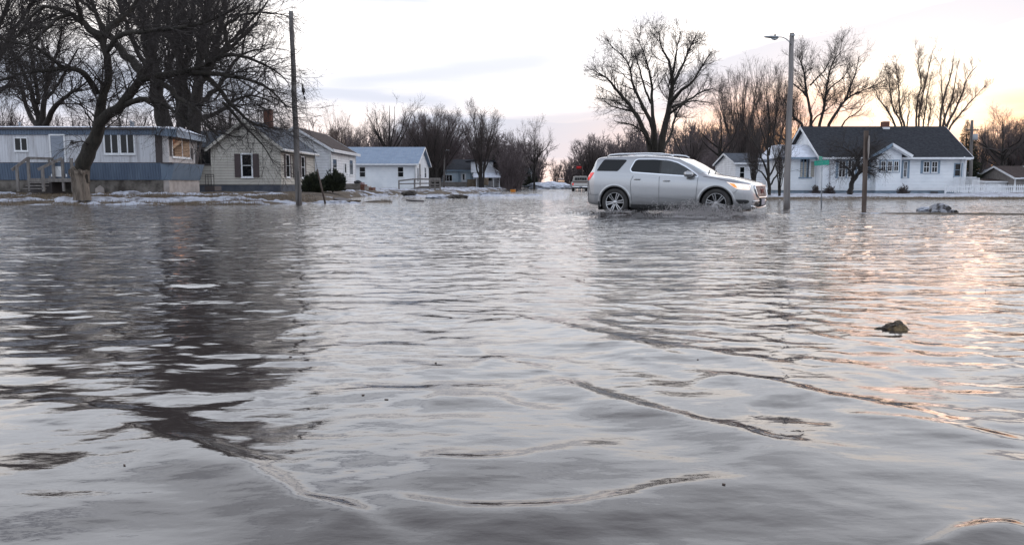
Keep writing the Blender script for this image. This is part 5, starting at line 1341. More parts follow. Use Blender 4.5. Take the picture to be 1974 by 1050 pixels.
        V_, F2 = poly_panel(round_poly([(4.30,.93),(4.44,.905),(4.52,.80),(4.44,.82)], .02), fn(.013)); m = MB(); m.add(V_, F2, True); m.build('indicator', MT['amber'], hl)
        for hx, hz, r_ in ((4.60, .83, .028), (4.71, .83, .024)):
            m = MB(); y = side_y(hx, hz); m.lathe([(r_, 0), (r_ * .8, .012), (0, .018)], sh((hx, s * y, hz)), (.75, s * .66, 0), 12); m.build('bulb', MT['drl'], hl)
        m = MB(); strip_side(m, [(4.20,.968),(4.45,.935),(4.72,.905),(4.80,.88)], .014, .013, s, thick=0); m.v = [sh(v) for v in m.v]; m.build('headlight_trim', MT['chrome'], hl)
        # fog vent and lower chrome
        V_, F2 = poly_panel(round_poly([(4.47,.505),(4.74,.50),(4.80,.46),(4.74,.40),(4.56,.395)], .03), fn(.006)); m = MB(); m.add(V_, F2, True); m.build('fog_light_vent', MT['plastic'], root)
        # roof rail
        m = MB(); pts = [(.75, .66, 1.665), (.85, .66, 1.71), (1.1, .66, 1.73), (1.9, .66, 1.735), (2.35, .665, 1.72), (2.6, .67, 1.69), (2.7, .67, 1.64)]
        m.tube([sh((a, s * b, c)) for a, b, c in pts], [.02, .024, .026, .026, .024, .02, .015], 8); m.build('roof_rail', MT['rail'], root)
        # mud flap
        m = MB(); m.box(AXR - .50 - X0, AXR - .47 - X0, min(s*.70, s*.93), max(s*.70, s*.93), .20, .42); m.build('mud_flap', MT['plastic'], root)
    m = MB()
    for x in (1.1, 1.85): m.bar(sh((x, -.66, 1.735)), sh((x, .66, 1.735)), .035, .018)
    m.build('roof_crossbar', MT['rail'], root)
    # windscreen, rear glass, roof glass
    fnt = lambda off: (lambda u, v: sh((u, v, top_z(u, v) + off)))
    m = MB(); vs = []; fs = []; na, nb = 16, 20
    for i in range(na + 1):
        t = i / na; x = 2.93 + (3.66 - 2.93) * t; hwid = .63 + (.80 - .63) * t
        for j in range(nb + 1):
            y = -hwid + 2 * hwid * j / nb; xx = x - .16 * (y / .8) ** 2 * (1 if t > 0 else 1); vs.append(fnt(.006)(xx, y))
    for i in range(na):
        for j in range(nb): fs.append((i*(nb+1)+j, i*(nb+1)+j+1, (i+1)*(nb+1)+j+1, (i+1)*(nb+1)+j))
    m.add(vs, fs, True); ws = m.build('windscreen', MT['screen_glass'], root)
    m = MB()
    for y0 in (-.55, .05): m.bar(fnt(.03)(3.66, y0), fnt(.03)(3.52, y0 + .5), .02, .02)
    m.build('wiper', MT['plastic'], ws)
    m = MB(); vs = []; fs = []
    for i in range(9):
        x = .175 + .17 * i / 8
        for j in range(13): y = -.58 + 1.16 * j / 12; vs.append(fnt(.008)(x + .03 * (y / .6) ** 2, y))
    for i in range(8):
        for j in range(12): fs.append((i*13+j, i*13+j+1, (i+1)*13+j+1, (i+1)*13+j))
    m.add(vs, fs, True); m.build('rear_window', MT['car_glass'], root)
    m = MB(); vs = []; fs = []
    for i in range(9):
        x = 1.35 + 1.25 * i / 8
        for j in range(13): y = -.44 + .88 * j / 12; vs.append(fnt(.006)(x, y))
    for i in range(8):
        for j in range(12): fs.append((i*13+j, i*13+j+1, (i+1)*13+j+1, (i+1)*13+j))
    m.add(vs, fs, True); m.build('sunroof', MT['car_glass'], root)
    m = MB(); m.tube([sh((.72, 0, 1.66)), sh((.60, 0, 1.70)), sh((.55, 0, 1.73))], [.05, .03, .008], 8); m.build('aerial', MT['plastic'], root)
    # grille: chrome frame, mesh and badge
    gp = [(-.52,.86),(.52,.86),(.56,.80),(.50,.62),(.40,.555),(-.40,.555),(-.50,.62),(-.56,.80)]
    ff = lambda off: (lambda u, v: sh((front_x(u, v) + off, u, v)))
    V_, F2 = poly_panel(round_poly(gp, .03), ff(.006)); m = MB(); m.add(V_, F2, True); gr = m.build('grille', MT['plastic'], root)
    q = round_poly(gp, .04); q = q + [q[0]]; m = MB(); m.tube([ff(.014)(*p) for p in q], .022, 6, cap=False); m.build('grille_frame', MT['chrome'], gr)
    m = MB()
    for r_ in range(9):
        z = .585 + r_ * .032; hw_ = .50 - abs(.80 - z) * (.3 if z < .8 else .5) - (.03 if z < .62 else 0)
        k = int(hw_ * 2 / .05)
        for c_ in range(k):
            y = -hw_ + (c_ + .5 + .5 * (r_ % 2) - .25) * 2 * hw_ / k; a = ff(.013)(y, z); m.bar((a[0], a[1] - .017, a[2] - .009), (a[0] + .004, a[1] + .017, a[2] + .009), .010)
            m.bar((a[0], a[1] - .017, a[2] + .009), (a[0] + .004, a[1] + .017, a[2] - .009), .010)
    m.build('grille_mesh', MT['chrome'], gr)
    m = MB()
    def seg(l):
        for a, b in zip(l[:-1], l[1:]):
            m.bar(ff(.035)(*a), ff(.035)(*b), .014)
    zc = .72
    seg([(-.07, zc + .04), (-.15, zc + .045), (-.17, zc), (-.15, zc - .045), (-.07, zc - .045), (-.07, zc), (-.11, zc)])
    seg([(-.045, zc - .045), (-.045, zc + .045), (0, zc), (.045, zc + .045), (.045, zc - .045)]); seg([(.17, zc + .04), (.09, zc + .045), (.075, zc), (.09, zc - .045), (.17, zc - .04)])
    m.build('badge', mat('badge_red', (0.16, 0.02, 0.025), 0.3, metal=.3), gr)
    # lower bumper: dark intake, chrome lip, plate
    V_, F2 = poly_panel(round_poly([(-.55,.43),(.55,.43),(.60,.36),(.50,.30),(-.50,.30),(-.60,.36)], .03), ff(.006)); m = MB(); m.add(V_, F2, True); m.build('lower_intake', MT['plastic'], root)
    m = MB(); m.tube([ff(.01)(u, .285 + .05 * (abs(u) / .7) ** 2) for u in np.linspace(-.70, .70, 21)], .018, 6); m.build('bumper_trim', MT['chrome'], root)
    m = MB(); m.tube([ff(-.012)(u, .475 - .02 * (abs(u) / .62) ** 2) for u in np.linspace(-.66, .66, 25)], .032, 8); m.build('bumper_bar', MT['paint'], root)
    a = sh((front_x(0, .44) + .035, 0, .44)); m = MB(); m.box(a[0], a[0] + .012, -.155, .155, .36, .52); m.build('licence_plate', MT['plate'], root)
    m = MB(); m.box(a[0] - .05, a[0] - .002, -.19, .19, .33, .55); m.build('plate_holder', MT['plastic'], root)
    # underbody
    m = MB(); m.box(.45 - X0, 4.5 - X0, -.58, .58, .17, .30); m.build('underbody', MT['plastic'], root)
    # wheels
    def wheel(x, s, steer):
        w = MB(); y0 = 0
        w.lathe([(0, -.10), (.15, -.10), (.16, -.04), (.05, .0), (0, .0)], (0, 0, 0), (0, 1, 0), 20); w.lathe([(.262, -.11), (.255, .06), (.262, .098)], (0, 0, 0), (0, 1, 0), 40)
        w.lathe([(0, -.105), (.262, -.11)], (0, 0, 0), (0, 1, 0), 40)
        o = w.build('wheel', MT['alloy_dark'], root)
        t = MB(); t.lathe([(.262, -.11), (.32, -.125), (.365, -.12), (.388, -.095), (WR, -.05), (WR, .05), (.388, .095), (.365, .12), (.32, .125), (.285, .115), (.262, .10)], (0, 0, 0), (0, 1, 0), 56); t.build('tyre', MT['tyre'], o)
        r_ = MB(); r_.lathe([(.258, .085), (.272, .105), (.268, .112), (.254, .098)], (0, 0, 0), (0, 1, 0), 48); r_.lathe([(.058, .05), (.06, .085), (.045, .092), (0, .092)], (0, 0, 0), (0, 1, 0), 24)
        for k in range(6):
            a = k * math.pi / 3 + .22
            for da, in ((-1,), (1,)):
                p0 = (.05 * math.cos(a + da * .30), .075, .05 * math.sin(a + da * .30)); p1 = (.262 * math.cos(a + da * .135), .098, .262 * math.sin(a + da * .135)); r_.bar(p0, p1, .021, .026)
            pass
        r_.build('rim', MT['alloy'], o)
        o.location = (x - X0, s * .81, WR); o.rotation_euler = (0, (1.0 if x > 3 else .35), steer + (0 if s > 0 else math.pi)); o.rotation_mode = 'XYZ'
    for x, st in ((AXR, 0), (AXF, 0.0)):
        for s in sides: wheel(x, s, st)
    return root
car = build_car()
# ---- pickup with a cap, seen from behind, and the dark car beyond ---------------
def pickup():
    D = 93.0; s = F / D; b = P(1119.5, HOR, D); zb = -.06
    r = empty('pickup_truck', (b.x, D, zb), R(-3), 'white and brown pickup truck with a camper cap seen from behind down the street', 'pickup truck')
    wp = mat('white_truck_paint', (0.62, 0.60, 0.57), 0.4, dirt=((0.2, 0.18, 0.16), 0.3, 1.0, .6)); bp = mat('brown_truck_stripe', (0.10, 0.05, 0.045), 0.4)
    m = MB(); m.prism([(-.95,.62),(.95,.62),(1.0,.80),(.98,1.02),(.93,1.10),(-.93,1.10),(-.98,1.02),(-1.0,.80)], 'y', 0, 2.4); m.build('cargo_bed', wp, r, bevel=.03)
    m = MB(); m.prism([(-.94,.55),(.94,.55),(1.0,.80),(.96,1.1),(-.96,1.1),(-1.0,.80)], 'y', 2.42, 5.3); m.build('body', wp, r, bevel=.04)
    m = MB(); m.box(-.92, .92, -.022, -.003, .99, 1.13); m.build('tailgate_stripe', bp, r)
    m = MB(); m.box(-.90, .90, -.02, -.002, .66, .97); m.build('tailgate', wp, r)
    m = MB(); m.prism([(-.93,1.103),(.93,1.103),(.90,1.25),(.76,1.72),(.68,1.78),(-.68,1.78),(-.76,1.72),(-.90,1.25)], 'y', .02, 2.38); cp = m.build('camper_cap', mat('cap_fibreglass', (0.36, 0.34, 0.31), 0.5), r, bevel=.03)
    m = MB()
    for i in range(5):
        x0 = -.66 + i * .27; m.box(x0, x0 + .235, -.012, .015, 1.30 + (.03 if i == 2 else 0), 1.60)
    m.build('rear_window', MT['glass'], cp)
    m = MB(); m.prism([(2.45,1.103),(3.85,1.103),(3.6,1.55),(3.3,1.72),(2.6,1.72)], 'x', -.78, .78); m.build('cab', wp, r)
    for sg in (-1, 1):
        m = MB(); m.box(sg*.90 - .085, sg*.90 + .085, -.04, .02, .74, .96); m.build('tail_light', MT['tail'], r)
        for y in (.95, 4.4):
            m = MB(); m.lathe([(0,-.12),(.20,-.12),(.34,-.12),(.37,-.08),(.37,.08),(.34,.12),(.20,.12),(0,.10)], (sg*.80, y, .37), (1,0,0), 24); w_ = m.build('wheel', MT['tyre'], r)
    m = MB(); m.prism([(-.98,.46),(.98,.46),(.98,.60),(-.98,.60)], 'y', -.16, -.03); m.build('bumper', MT['chrome'], r, bevel=.02)
    m = MB(); m.box(-.16, .16, -.175, -.162, .47, .60); m.build('licence_plate', MT['plate'], r)
    m = MB(); m.box(-.7, .7, .1, 5.0, .32, .58); m.build('chassis', MT['plastic'], r)
pickup()
def dark_van():
    D = 158.0; s = F / D; b = P(1082, HOR, D)
    r = empty('dark_suv', (b.x, D, .0), R(-3), 'small dark car at the far end of the street left of the pickup', 'car')
    dk = mat('dark_green_paint', (0.035, 0.04, 0.04), 0.35)
    m = MB(); m.prism([(-.86,.35),(.86,.35),(.92,.7),(.90,1.05),(-.90,1.05),(-.92,.7)], 'y', 0, 4.3); m.build('body', dk, r, bevel=.05)
    m = MB(); m.prism([(-.86,1.053),(.86,1.053),(.72,1.62),(.60,1.68),(-.60,1.68),(-.72,1.62)], 'y', .1, 2.9); m.build('cabin', dk, r, bevel=.05)
    m = MB(); m.prism([(-.66,1.12),(.66,1.12),(.58,1.52),(-.58,1.52)], 'y', .06, .098); m.build('rear_window', MT['glass2'], r)
    m = MB(); m.box(-.55, .55, .6, 2.6, 1.685, 1.76); m.build('roof_snow', MT['snow_clean'], r)
    for sg in (-1, 1):
        m = MB(); m.box(sg*.80 - .07, sg*.80 + .07, -.03, .01, .80, .98); m.build('tail_light', MT['tail'], r)
        for y in (.8, 3.5):
            m = MB(); m.lathe([(0,-.1),(.30,-.1),(.34,-.06),(.34,.06),(.30,.1),(0,.1)], (sg*.74, y, .34), (1,0,0), 20); m.build('wheel', MT['tyre'], r)
    m = MB(); m.box(-.86, .86, -.08, -.02, .40, .55); m.build('bumper', MT['plastic'], r)
dark_van()
# ---------------------------------------------------------------- poles, signs, small things
def taper_pole(root, D, px0, py0, px1, py1, r0, r1, m, name='pole', below=.5):
    b = P(px0, py0, D) - root.location; t = P(px1, py1, D) - root.location
    mb = MB(); d = (t - b).normalized(); pts = [b - d * below] + [b + (t - b) * k / 10 for k in range(11)]
    rr = [r0] + [r0 + (r1 - r0) * k / 10 for k in range(11)]
    pts = [p + Vector((.012 * math.sin(i * 1.7), 0, 0)) for i, p in enumerate(pts)]
    mb.tube(pts, rr, 14); return mb.build(name, m, root)
# left pole
DL = 32.5; b = P(576, 396, DL); r = empty('utility_pole', b, 0, 'bare wooden utility pole standing at the water edge left of centre', 'utility pole')
taper_pole(r, DL, 576, 396, 561, 22, .125, .085, MT['pole'], 'shaft')
m = MB(); m.tube([P(574.5, 398, DL - .13) - b, P(575.2, 330, DL - .13) - b], .012, 6); m.build('ground_wire', MT['black'], r)
# guy wire with insulators and guard
gs = P(627, 389, 35.0); tp = P(562, 30, DL); r = empty('guy_wire', gs, 0, 'guy wire with black insulators and a slanting guard tube right of the wooden pole', 'guy wire')
def gw(px, py, f): 
    q = P(px, py, DL + (35.0 - DL) * f); return q - gs
line = [gw(564,40,0), gw(572,100,.2), gw(581,157,.4), gw(585,180,.47), gw(592,225,.62), gw(600,268,.74), gw(612,328,.88), gw(627,389,1)]
m = MB(); m.tube(line, .008, 5); m.build('wire', MT['black'], r)
m = MB(); m.tube([gw(583.0,163,.41), gw(585.6,183,.48)], .035, 8); m.tube([gw(584.2,171,.43), gw(585.4,178,.46)], .07, 8); m.tube([gw(586.2,186,.49), gw(588,192,.52)], .035, 8); m.build('insulator', MT['black'], r)
m = MB(); m.tube([gw(611.5,326,.88), gw(619,358,.94), gw(627,392,1)], [.03,.04,.045], 8); m.build('guard', MT['wood_dark'], r)
# street lamp pole on the right
DR = 27.8; b = P(1516, 400, DR); r = empty('street_lamp', b, 0, 'tall wooden lamp pole with a cobra head lamp in front of the large white house', 'street lamp')
taper_pole(r, DR, 1516, 400, 1527, 64, .115, .075, MT['pole2'], 'shaft')
q = lambda px, py, dy=0: P(px, py, DR + dy) - b
m = MB(); m.tube([q(1525,86,-.09), q(1521,80,-.10), q(1515,75,-.1), q(1508,72,-.1), q(1499,71.5,-.1)], .018, 8); m.build('arm', MT['galv'], r)
m = MB(); m.tube([q(1502,72,-.1), q(1498,72,-.1), q(1492,72,-.1), q(1484,71.2,-.1), q(1476,71,-.1), q(1471,71.5,-.1)], [.03,.075,.085,.075,.05,.015], 12); m.v = [(x, y * 1.0, (z - q(1490,72,-.1).z) * .62 + q(1490,72,-.1).z) for x, y, z in m.v]
hd = m.build('lamp_head', MT['galv'], r)
m = MB(); m.lathe([(.028,0),(.028,.06),(.02,.075),(0,.08)], q(1494,70.4,-.1), n=10); m.build('photocell', MT['black'], hd)
m = MB(); m.tube([q(1499,74.5,-.1), q(1494,75,-.1), q(1487,74.5,-.1)], [.03,.055,.03], 10); m.build('lens', MT['screen_glass'], hd)
m = MB(); m.box(*(sorted((q(1524,64).x, q(1530.5,64).x))), -.12, .12, q(0,69).z - .02, q(0,69).z + .02); m.build('bracket', MT['galv'], r)
# overhead cable rising from the lamp pole out of the top of the picture
cab = [P(1530,69,DR), P(1560,68,26.5), P(1590,62,25), P(1625,49,23), P(1660,33,21), P(1690,15,19), P(1720,-5,17), P(1760,-40,15)]
m = MB(); m.tube(cab, .0045, 5); o = m.build('overhead_cable', MT['galv']); tag(o, 'thin overhead cable curving up from the lamp pole out of view', 'cable')
# street name sign
DS = 27.5; b = P(1583, 405, DS); r = empty('street_sign', b, 0, 'thin metal post with green street name blades between the lamp pole and wooden post', 'street sign')
q = lambda px, py, dy=0: P(px, py, DS + dy) - b
m = MB(); m.tube([q(1583,415), q(1584.5,318)], .022, 8); m.build('post', MT['galv'], r)
ang = R(14); ca, sa = math.cos(ang), math.sin(ang); c = q(1584, 313); hx = .29
def blade(c, a, hx, hz, name):
    m = MB(); m.box(-hx, hx, -.006, .006, -hz, hz); o = m.build(name, MT['sign_green'], r, bevel=.004); o.location = c; o.rotation_euler = (0, -R(4), a); return o
bl = blade(q(1584, 314), R(12), .285, .082, 'name_blade')
# lettering, blurred and small in the photograph: five and two upright strokes
m = MB()
for k in range(7):      # the name is too blurred to read in the photograph: only pale upright strokes
    x = -.19 + k * .036; m.bar((x, -.0085, -.028), (x + .006 * (k % 2), -.0085, .030 - .012 * (k % 3 == 1)), .012)
for k in range(2): m.bar((.14 + k * .03, -.0085, -.01), (.14 + k * .03, -.0085, .028), .010)
m.build('lettering', MT['sign_white'], bl)
blade(q(1582, 305.5), R(80), .27, .07, 'cross_blade')
# wooden post with the sign seen edge on
DP = 23.5; b = P(1666, 413, DP); r = empty('sign_post', b, 0, 'square brown wooden post carrying an octagonal sign seen edge on', 'sign post')
q = lambda px, py, dy=0: P(px, py, DP + dy) - b
m = MB(); p0 = q(1665,420); p1 = q(1670,252)
m.bar(p0, p1, .10, .10); m.build('post', MT['wood_dark'], r)
m = MB(); pts = []
for k in range(8):
    a = math.pi / 8 + k * math.pi / 4; pts.append((.36 * math.cos(a), .36 * math.sin(a)))
m.prism(pts, 'x', -.006, .006); o = m.build('sign_plate', MT['wood'], r); o.location = q(1674.5, 284); o.rotation_euler = (0, 0, R(-28))
m.v = [(x - .004 if x < 0 else x - .0085, y, z) for x, y, z in m.v]
# snow lump and clod on the mud bar
heap('snow_lump', G(1812, 407, .05) , .30, .26, .19, MT['snow_dirty'], 'lump of dirty snow on the mud bar in the water at the right', 'snow lump', 7)
heap('snow_lump', G(1800, 406, .03) + Vector((-.10, .1, 0)), .34, .22, .11, MT['snow'], 'paler flat snow chunk against the left side of the dirty lump', 'snow lump', 12)
heap('snow_lump', G(1836, 409, .02), .16, .12, .07, MT['snow_dirty'], 'small snow crumb at the right end of the dirty lump', 'snow lump', 17)
g = G(1727, 641, 0)
def rock():
    r = heap('wet_rock', g + Vector((-.005, .05, -.005)), .093, .05, .056, MT['rock'], 'small brown wet rock poking out of the water in the right foreground', 'rock', 23)
    for v in r.data.vertices:
        v.co.z *= (0.72 + .38 * max(0, min(1, (v.co.x + .02) / .06))) ; 
        if v.co.x < -.03: v.co.z *= .8
    o = heap('wet_rock', g + Vector((.085, .055, -.004)), .035, .025, .018, MT['rock'], 'tiny muddy chunk touching the right side of the wet rock', 'rock', 29)
rock()
# picket fence
def picket():
    D = 57.0; s = F / D; x0 = P(1822, HOR, D).x; x1 = P(2010, HOR, D).x
    r = empty('picket_fence', (x0, D, .2), 0, 'low white picket fence at the right edge in front of the sheds', 'fence')
    L_ = x1 - x0; h = (378 - 362.5) / s; m = MB(); n = int(L_ / .135)
    for i in range(n):
        x = i * .135; hh = h * (1 + .03 * vnoise(i * .9, 0, 2)); m.prism([(x, .03), (x + .065, .03), (x + .065, hh - .04), (x + .0325, hh), (x, hh - .04)], 'y', -.012, .008)
    m.build('picket', MT['trim'], r)['kind'] = 'stuff'
    m = MB(); m.box(0, L_, .010, .04, .13, .19); m.box(0, L_, .010, .04, h - .17, h - .11); m.build('rail', MT['trim'], r)
    for i in range(5):
        x = i * 1.9 + .1; m = MB(); m.box(x - .045, x + .045, .041, .13, -.2, h + .02); m.build('post', MT['trim'], r)
picket()
# utility pole far right
D = 64; b = P(1871, 366, D); r = empty('utility_pole', b, 0, 'far grey utility pole with transformer right of the large white house', 'utility pole')
taper_pole(r, D, 1870, 366, 1874, 232, .15, .10, MT['pole'], 'shaft')
q = lambda px, py, dy=0: P(px, py, D + dy) - b
m = MB(); m.bar(q(1862,251), q(1886,251), .08, .1); m.build('crossarm', MT['wood_dark'], r)
m = MB(); m.lathe([(0,0),(.17,0),(.19,.05),(.19,.42),(.17,.46),(0,.48)], q(1879.5,270,-.2), n=16); m.build('transformer', MT['galv'], r)
for px in (1863, 1868, 1880, 1885):
    m = MB(); m.lathe([(.02,0),(.035,.03),(.02,.06),(.035,.09),(0,.13)], q(px, 250), n=8); m.build('insulator', MT['galv'], r)
for dy_, dx_, lb in ((3, 0, 'upper wire from the far utility pole toward the right edge'), (0, 4, 'lower wire from the far utility pole toward the right edge')):
    m = MB(); m.tube([P(1876, 250 + dx_ * 8, D), P(1925, 253 + dx_ * 9, D - 4), P(2010, 247 + dx_ * 8, D - 10)], .012, 5); tag(m.build('power_line', MT['black']), lb, 'cable', 'wires at the right edge')
# distant lamp pole
D = 104; b = P(856, 360, D); r = empty('street_lamp', b, 0, 'distant street lamp with a short arm over the bushy bare tree', 'street lamp')
taper_pole(r, D, 856, 360, 857, 291, .12, .08, MT['pole'], 'shaft')
q = lambda px, py, dy=0: P(px, py, D + dy) - b
m = MB(); m.tube([q(857,292), q(861,289.5), q(866,289.5)], [.05,.07,.05], 8); m.build('lamp_head', MT['snow_clean'], r)
# red flag sign down the street
D = 96; b = P(1123, 362, D); r = empty('flag_pole', b, 0, 'small red flag on a thin pole behind the pickup truck', 'flag')
q = lambda px, py, dy=0: P(px, py, D + dy) - b
m = MB(); m.tube([q(1122.5,362), q(1122.8,320)], .03, 6); m.build('pole', MT['wood_dark'], r)
m = MB()
for i in range(8):
    x0 = q(1114.2,0).x + i * .073; y0 = .06 * math.sin(i * 1.1); y1 = .06 * math.sin((i + 1) * 1.1); m.add([(x0, y0, q(0,325.5).z), (x0 + .073, y1, q(0,325.5).z), (x0 + .073, y1, q(0,320.5).z), (x0, y0, q(0,320.5).z)], [(0,1,2,3)], True)
fl = m.build('flag', MT['red'], r); so_ = fl.modifiers.new('thickness', 'SOLIDIFY'); so_.thickness = .01
# yellow barricade board
g = G(989, 371.5, 0); r = empty('barricade', g, R(4), 'small yellow road barricade board standing in the flooded road', 'barricade')
m = MB(); m.box(-.26, .26, -.03, .0, .04, .30); m.build('board', MT['yellow'], r, bevel=.01)
m = MB()
for i in range(4): m.prism([(-.22+i*.12,.06),(-.17+i*.12,.06),(-.12+i*.12,.28),(-.17+i*.12,.28)], 'y', -.034, -.0305)
m.build('stripe', MT['red'], r)
for sg in (-1, 1):
    m = MB(); m.bar((sg*.2,-.12,-.15),(sg*.2,0.02,.3),.03); m.bar((sg*.2,.16,-.15),(sg*.2,0.03,.3),.03); m.build('leg', MT['wood'], r)
# ---- wooden steps in front of the mobile home ------------------------------------
def porch_steps():
    D = 38.7; s = F / D; b = P(80, 367, D); r = empty('wooden_steps', b, 0, 'grey wooden entry steps with handrails before the mobile home door', 'steps')
    X = lambda px: (px - 80) / s + 0; Zz = lambda py: (367 - py) / s
    m = MB(); m.box(X(54), X(141), 0, 1.15, Zz(351), Zz(344)); m.build('deck', MT['wood'], r)
    for i, py in enumerate((364.5, 359, 353.5)):
        m = MB(); m.box(X(59), X(98), -.62 + i * .24, -.36 + i * .24, Zz(py), Zz(py) + .045); m.build('tread', MT['wood'], r)
    m = MB(); m.box(X(58), X(100), .01, 1.1, -.15, Zz(351) - .003); m.build('riser_board', MT['trim_dark'], r)
    for px, y0, p0, p1 in ((49.5, -.62, 369, 322), (97.5, -.62, 369, 322), (56, .03, 369, 306), (121.5, .03, 369, 307), (84, .9, 350, 307), (72, 1.12, 350, 306), (139, .03, 369, 306)):
        m = MB(); m.box(X(px) - .055, X(px) + .055, y0, y0 + .10, Zz(p0), Zz(p1)); m.build('post', MT['wood'], r)
    m = MB(); m.bar((X(43),-.7,Zz(329)), (X(56),.08,Zz(305.5)), .05, .13); m.bar((X(56),.08,Zz(305.5)), (X(84),1.0,Zz(306)), .05, .12)
    m.bar((X(92),-.7,Zz(328)), (X(121.5),.08,Zz(306)), .05, .13); m.bar((X(56),.14,Zz(306.5)), (X(75),.14,Zz(306.5)), .05, .10); m.build('handrail', MT['wood'], r)
porch_steps()
# black railing between the trailer and the cream house
D = 43; b = P(406, 364, D); r = empty('metal_railing', b, 0, 'small black metal railing between the mobile home and the cream house', 'railing'); s = F / D
m = MB()
for px in (397, 402, 408, 413): m.bar(((px-406)/s,0,0), ((px-406)/s,0,(364-337)/s), .025)
m.bar((-9/s,0,(364-337)/s),(7.5/s,0,(364-337)/s),.03); m.bar((-9/s,0,(364-341)/s),(7.5/s,0,(364-341)/s),.02); m.build('bars', MT['black'], r)
m = MB(); m.box(-10/s, 9/s, -.1, .9, -.1, .14); m.build('base', MT['trim_dark'], r)
# ramp in front of the blue roofed house
def ramp():
    D = 70.0; s = F / D; b = P(808, 362, D); r = empty('wooden_ramp', b, 0, 'grey wooden access ramp with rails beside the blue roofed house', 'ramp')
    X = lambda px: (px - 808) / s; Zz = lambda py: (362.5 - py) / s
    m = MB()
    m.bar((X(768),0,Zz(349.5)),(X(799),0,Zz(346)),.09,.13); m.bar((X(799),0,Zz(346)),(X(848),0,Zz(346.5)),.09,.13); m.bar((X(768),0,Zz(355)),(X(832),0,Zz(354)),.08,.10)
    m.bar((X(828),.02,Zz(345)),(X(849),.02,Zz(345)),.09,.12); m.bar((X(828),.02,Zz(350)),(X(848),.02,Zz(350)),.06,.1); m.bar((X(828),.02,Zz(356)),(X(848),.02,Zz(356)),.06,.1); m.build('rail', MT['wood'], r)
    for px, t in ((769,349), (799,346), (828,345), (838,345), (848,345)):
        m = MB(); m.box(X(px)-.06, X(px)+.06, .05, .17, -.2, Zz(t)); m.build('post', MT['wood'], r)
    m = MB(); m.prism([(X(790),-.1),(X(846),-.1),(X(846),Zz(359.5)),(X(810),Zz(359.5))], 'y', .2, 1.5); m.build('deck', MT['wood'], r)
ramp()
# stoop and clutter by the white house door
D = 61; s = F / D; b = P(684, 364, D); r = empty('concrete_stoop', b, 0, 'low concrete stoop at the door of the brown roofed white house', 'stoop')
m = MB(); m.box(-19/s, 10/s, 0, 1.6, -.2, 10/s); m.build('slab', MT['concrete'], r, bevel=.02)
for i in range(3):
    m = MB(); m.box(10/s + i*.32 + .003, 10/s + (i+1)*.32, .1, 1.3, -.2, (8 - 2.8*i)/s); m.build('step', MT['brick'] if i % 2 == 0 else MT['concrete_pale'], r)
heap('rubbish_bag', b + Vector((2/s + .05, .5, 12/s)), .25, .2, .17, MT['black'], 'black rubbish bag lying on the concrete stoop', 'bag', 41)
heap('bundle', b + Vector((13/s, .3, 9/s)), .2, .16, .11, mat('red_cloth_bundle', (0.25, 0.09, 0.09), 0.9, (0.4, 0.35, 0.35), 9), 'reddish bundle left on the steps of the stoop', 'bundle', 43)
# dark slabs of broken ice / planks in the water
def slab(px, py, D, w, d, h, rz, tilt, m, label, seed):
    p = P(px, py, D); mb = MB(); rg = random.Random(seed); n = 9
    poly = [(w/2*math.cos(a)*(1+.3*(rg.random()-.5)), d/2*math.sin(a)*(1+.3*(rg.random()-.5))) for a in [2*math.pi*k/n for k in range(n)]]
    mb.prism(poly, 'z', 0, h); o = mb.build('ice_slab', m, None, bevel=.01); o.location = p; o.rotation_euler = (R(tilt), R(tilt * .7), rz); return tag(o, label, 'ice slab', 'broken slabs by the flooded yard')
slab(664, 389, 36.5, 1.0, .7, .10, .3, 14, MT['trim_dark'], 'dark tilted slab lying in the water just right of the slanting guard tube', 1)
slab(676, 391, 36.0, .9, .5, .06, -.2, -10, MT['rock'], 'flat muddy slab at the right end of the dark tilted slab', 2)
slab(650, 391, 35.6, .8, .6, .08, .6, 4, MT['snow'], 'dirty white ice slab left of the dark tilted slab', 3)
slab(801, 388, 38.5, .9, .4, .07, 0, 5, MT['trim_dark'], 'thin dark slab left of the low ridge of slush at centre', 4)
heap('ice_chunk', P(789, 373.5, 55), .45, .35, .22, MT['concrete'], 'dirty brown ice chunk ending the snow ridge before the blue roofed house', 'ice chunk', 51)
heap('ice_chunk', P(880, 381, 47), .55, .4, .20, MT['concrete'], 'dirty ice chunk in the slush ridge at the edge of the road', 'ice chunk', 53)
heap('ice_chunk', P(845, 382, 46), .6, .35, .14, MT['snow'], 'grey ice chunk in the slush ridge left of the dirtier one', 'ice chunk', 55)
heap('ice_chunk', P(946, 376, 60), .8, .4, .2, MT['snow'], 'snowy ice chunk at the road edge left of the yellow barricade', 'ice chunk', 57)
# grey barrels beside the porch house
D = 108
for px, h, lb in ((934, 14, 'pale barrel against the trunk of the fan shaped tree'), (1079, 0, None)):
    if not lb: continue
    b = P(px, 357, D); m = MB(); m.lathe([(.0,0),(.5,0),(.55,.1),(.55,.9),(.5,1.0),(0,1.0)], (0,0,0), n=18); o = m.build('barrel', MT['grass']); o.location = b; tag(o, lb, 'barrel')
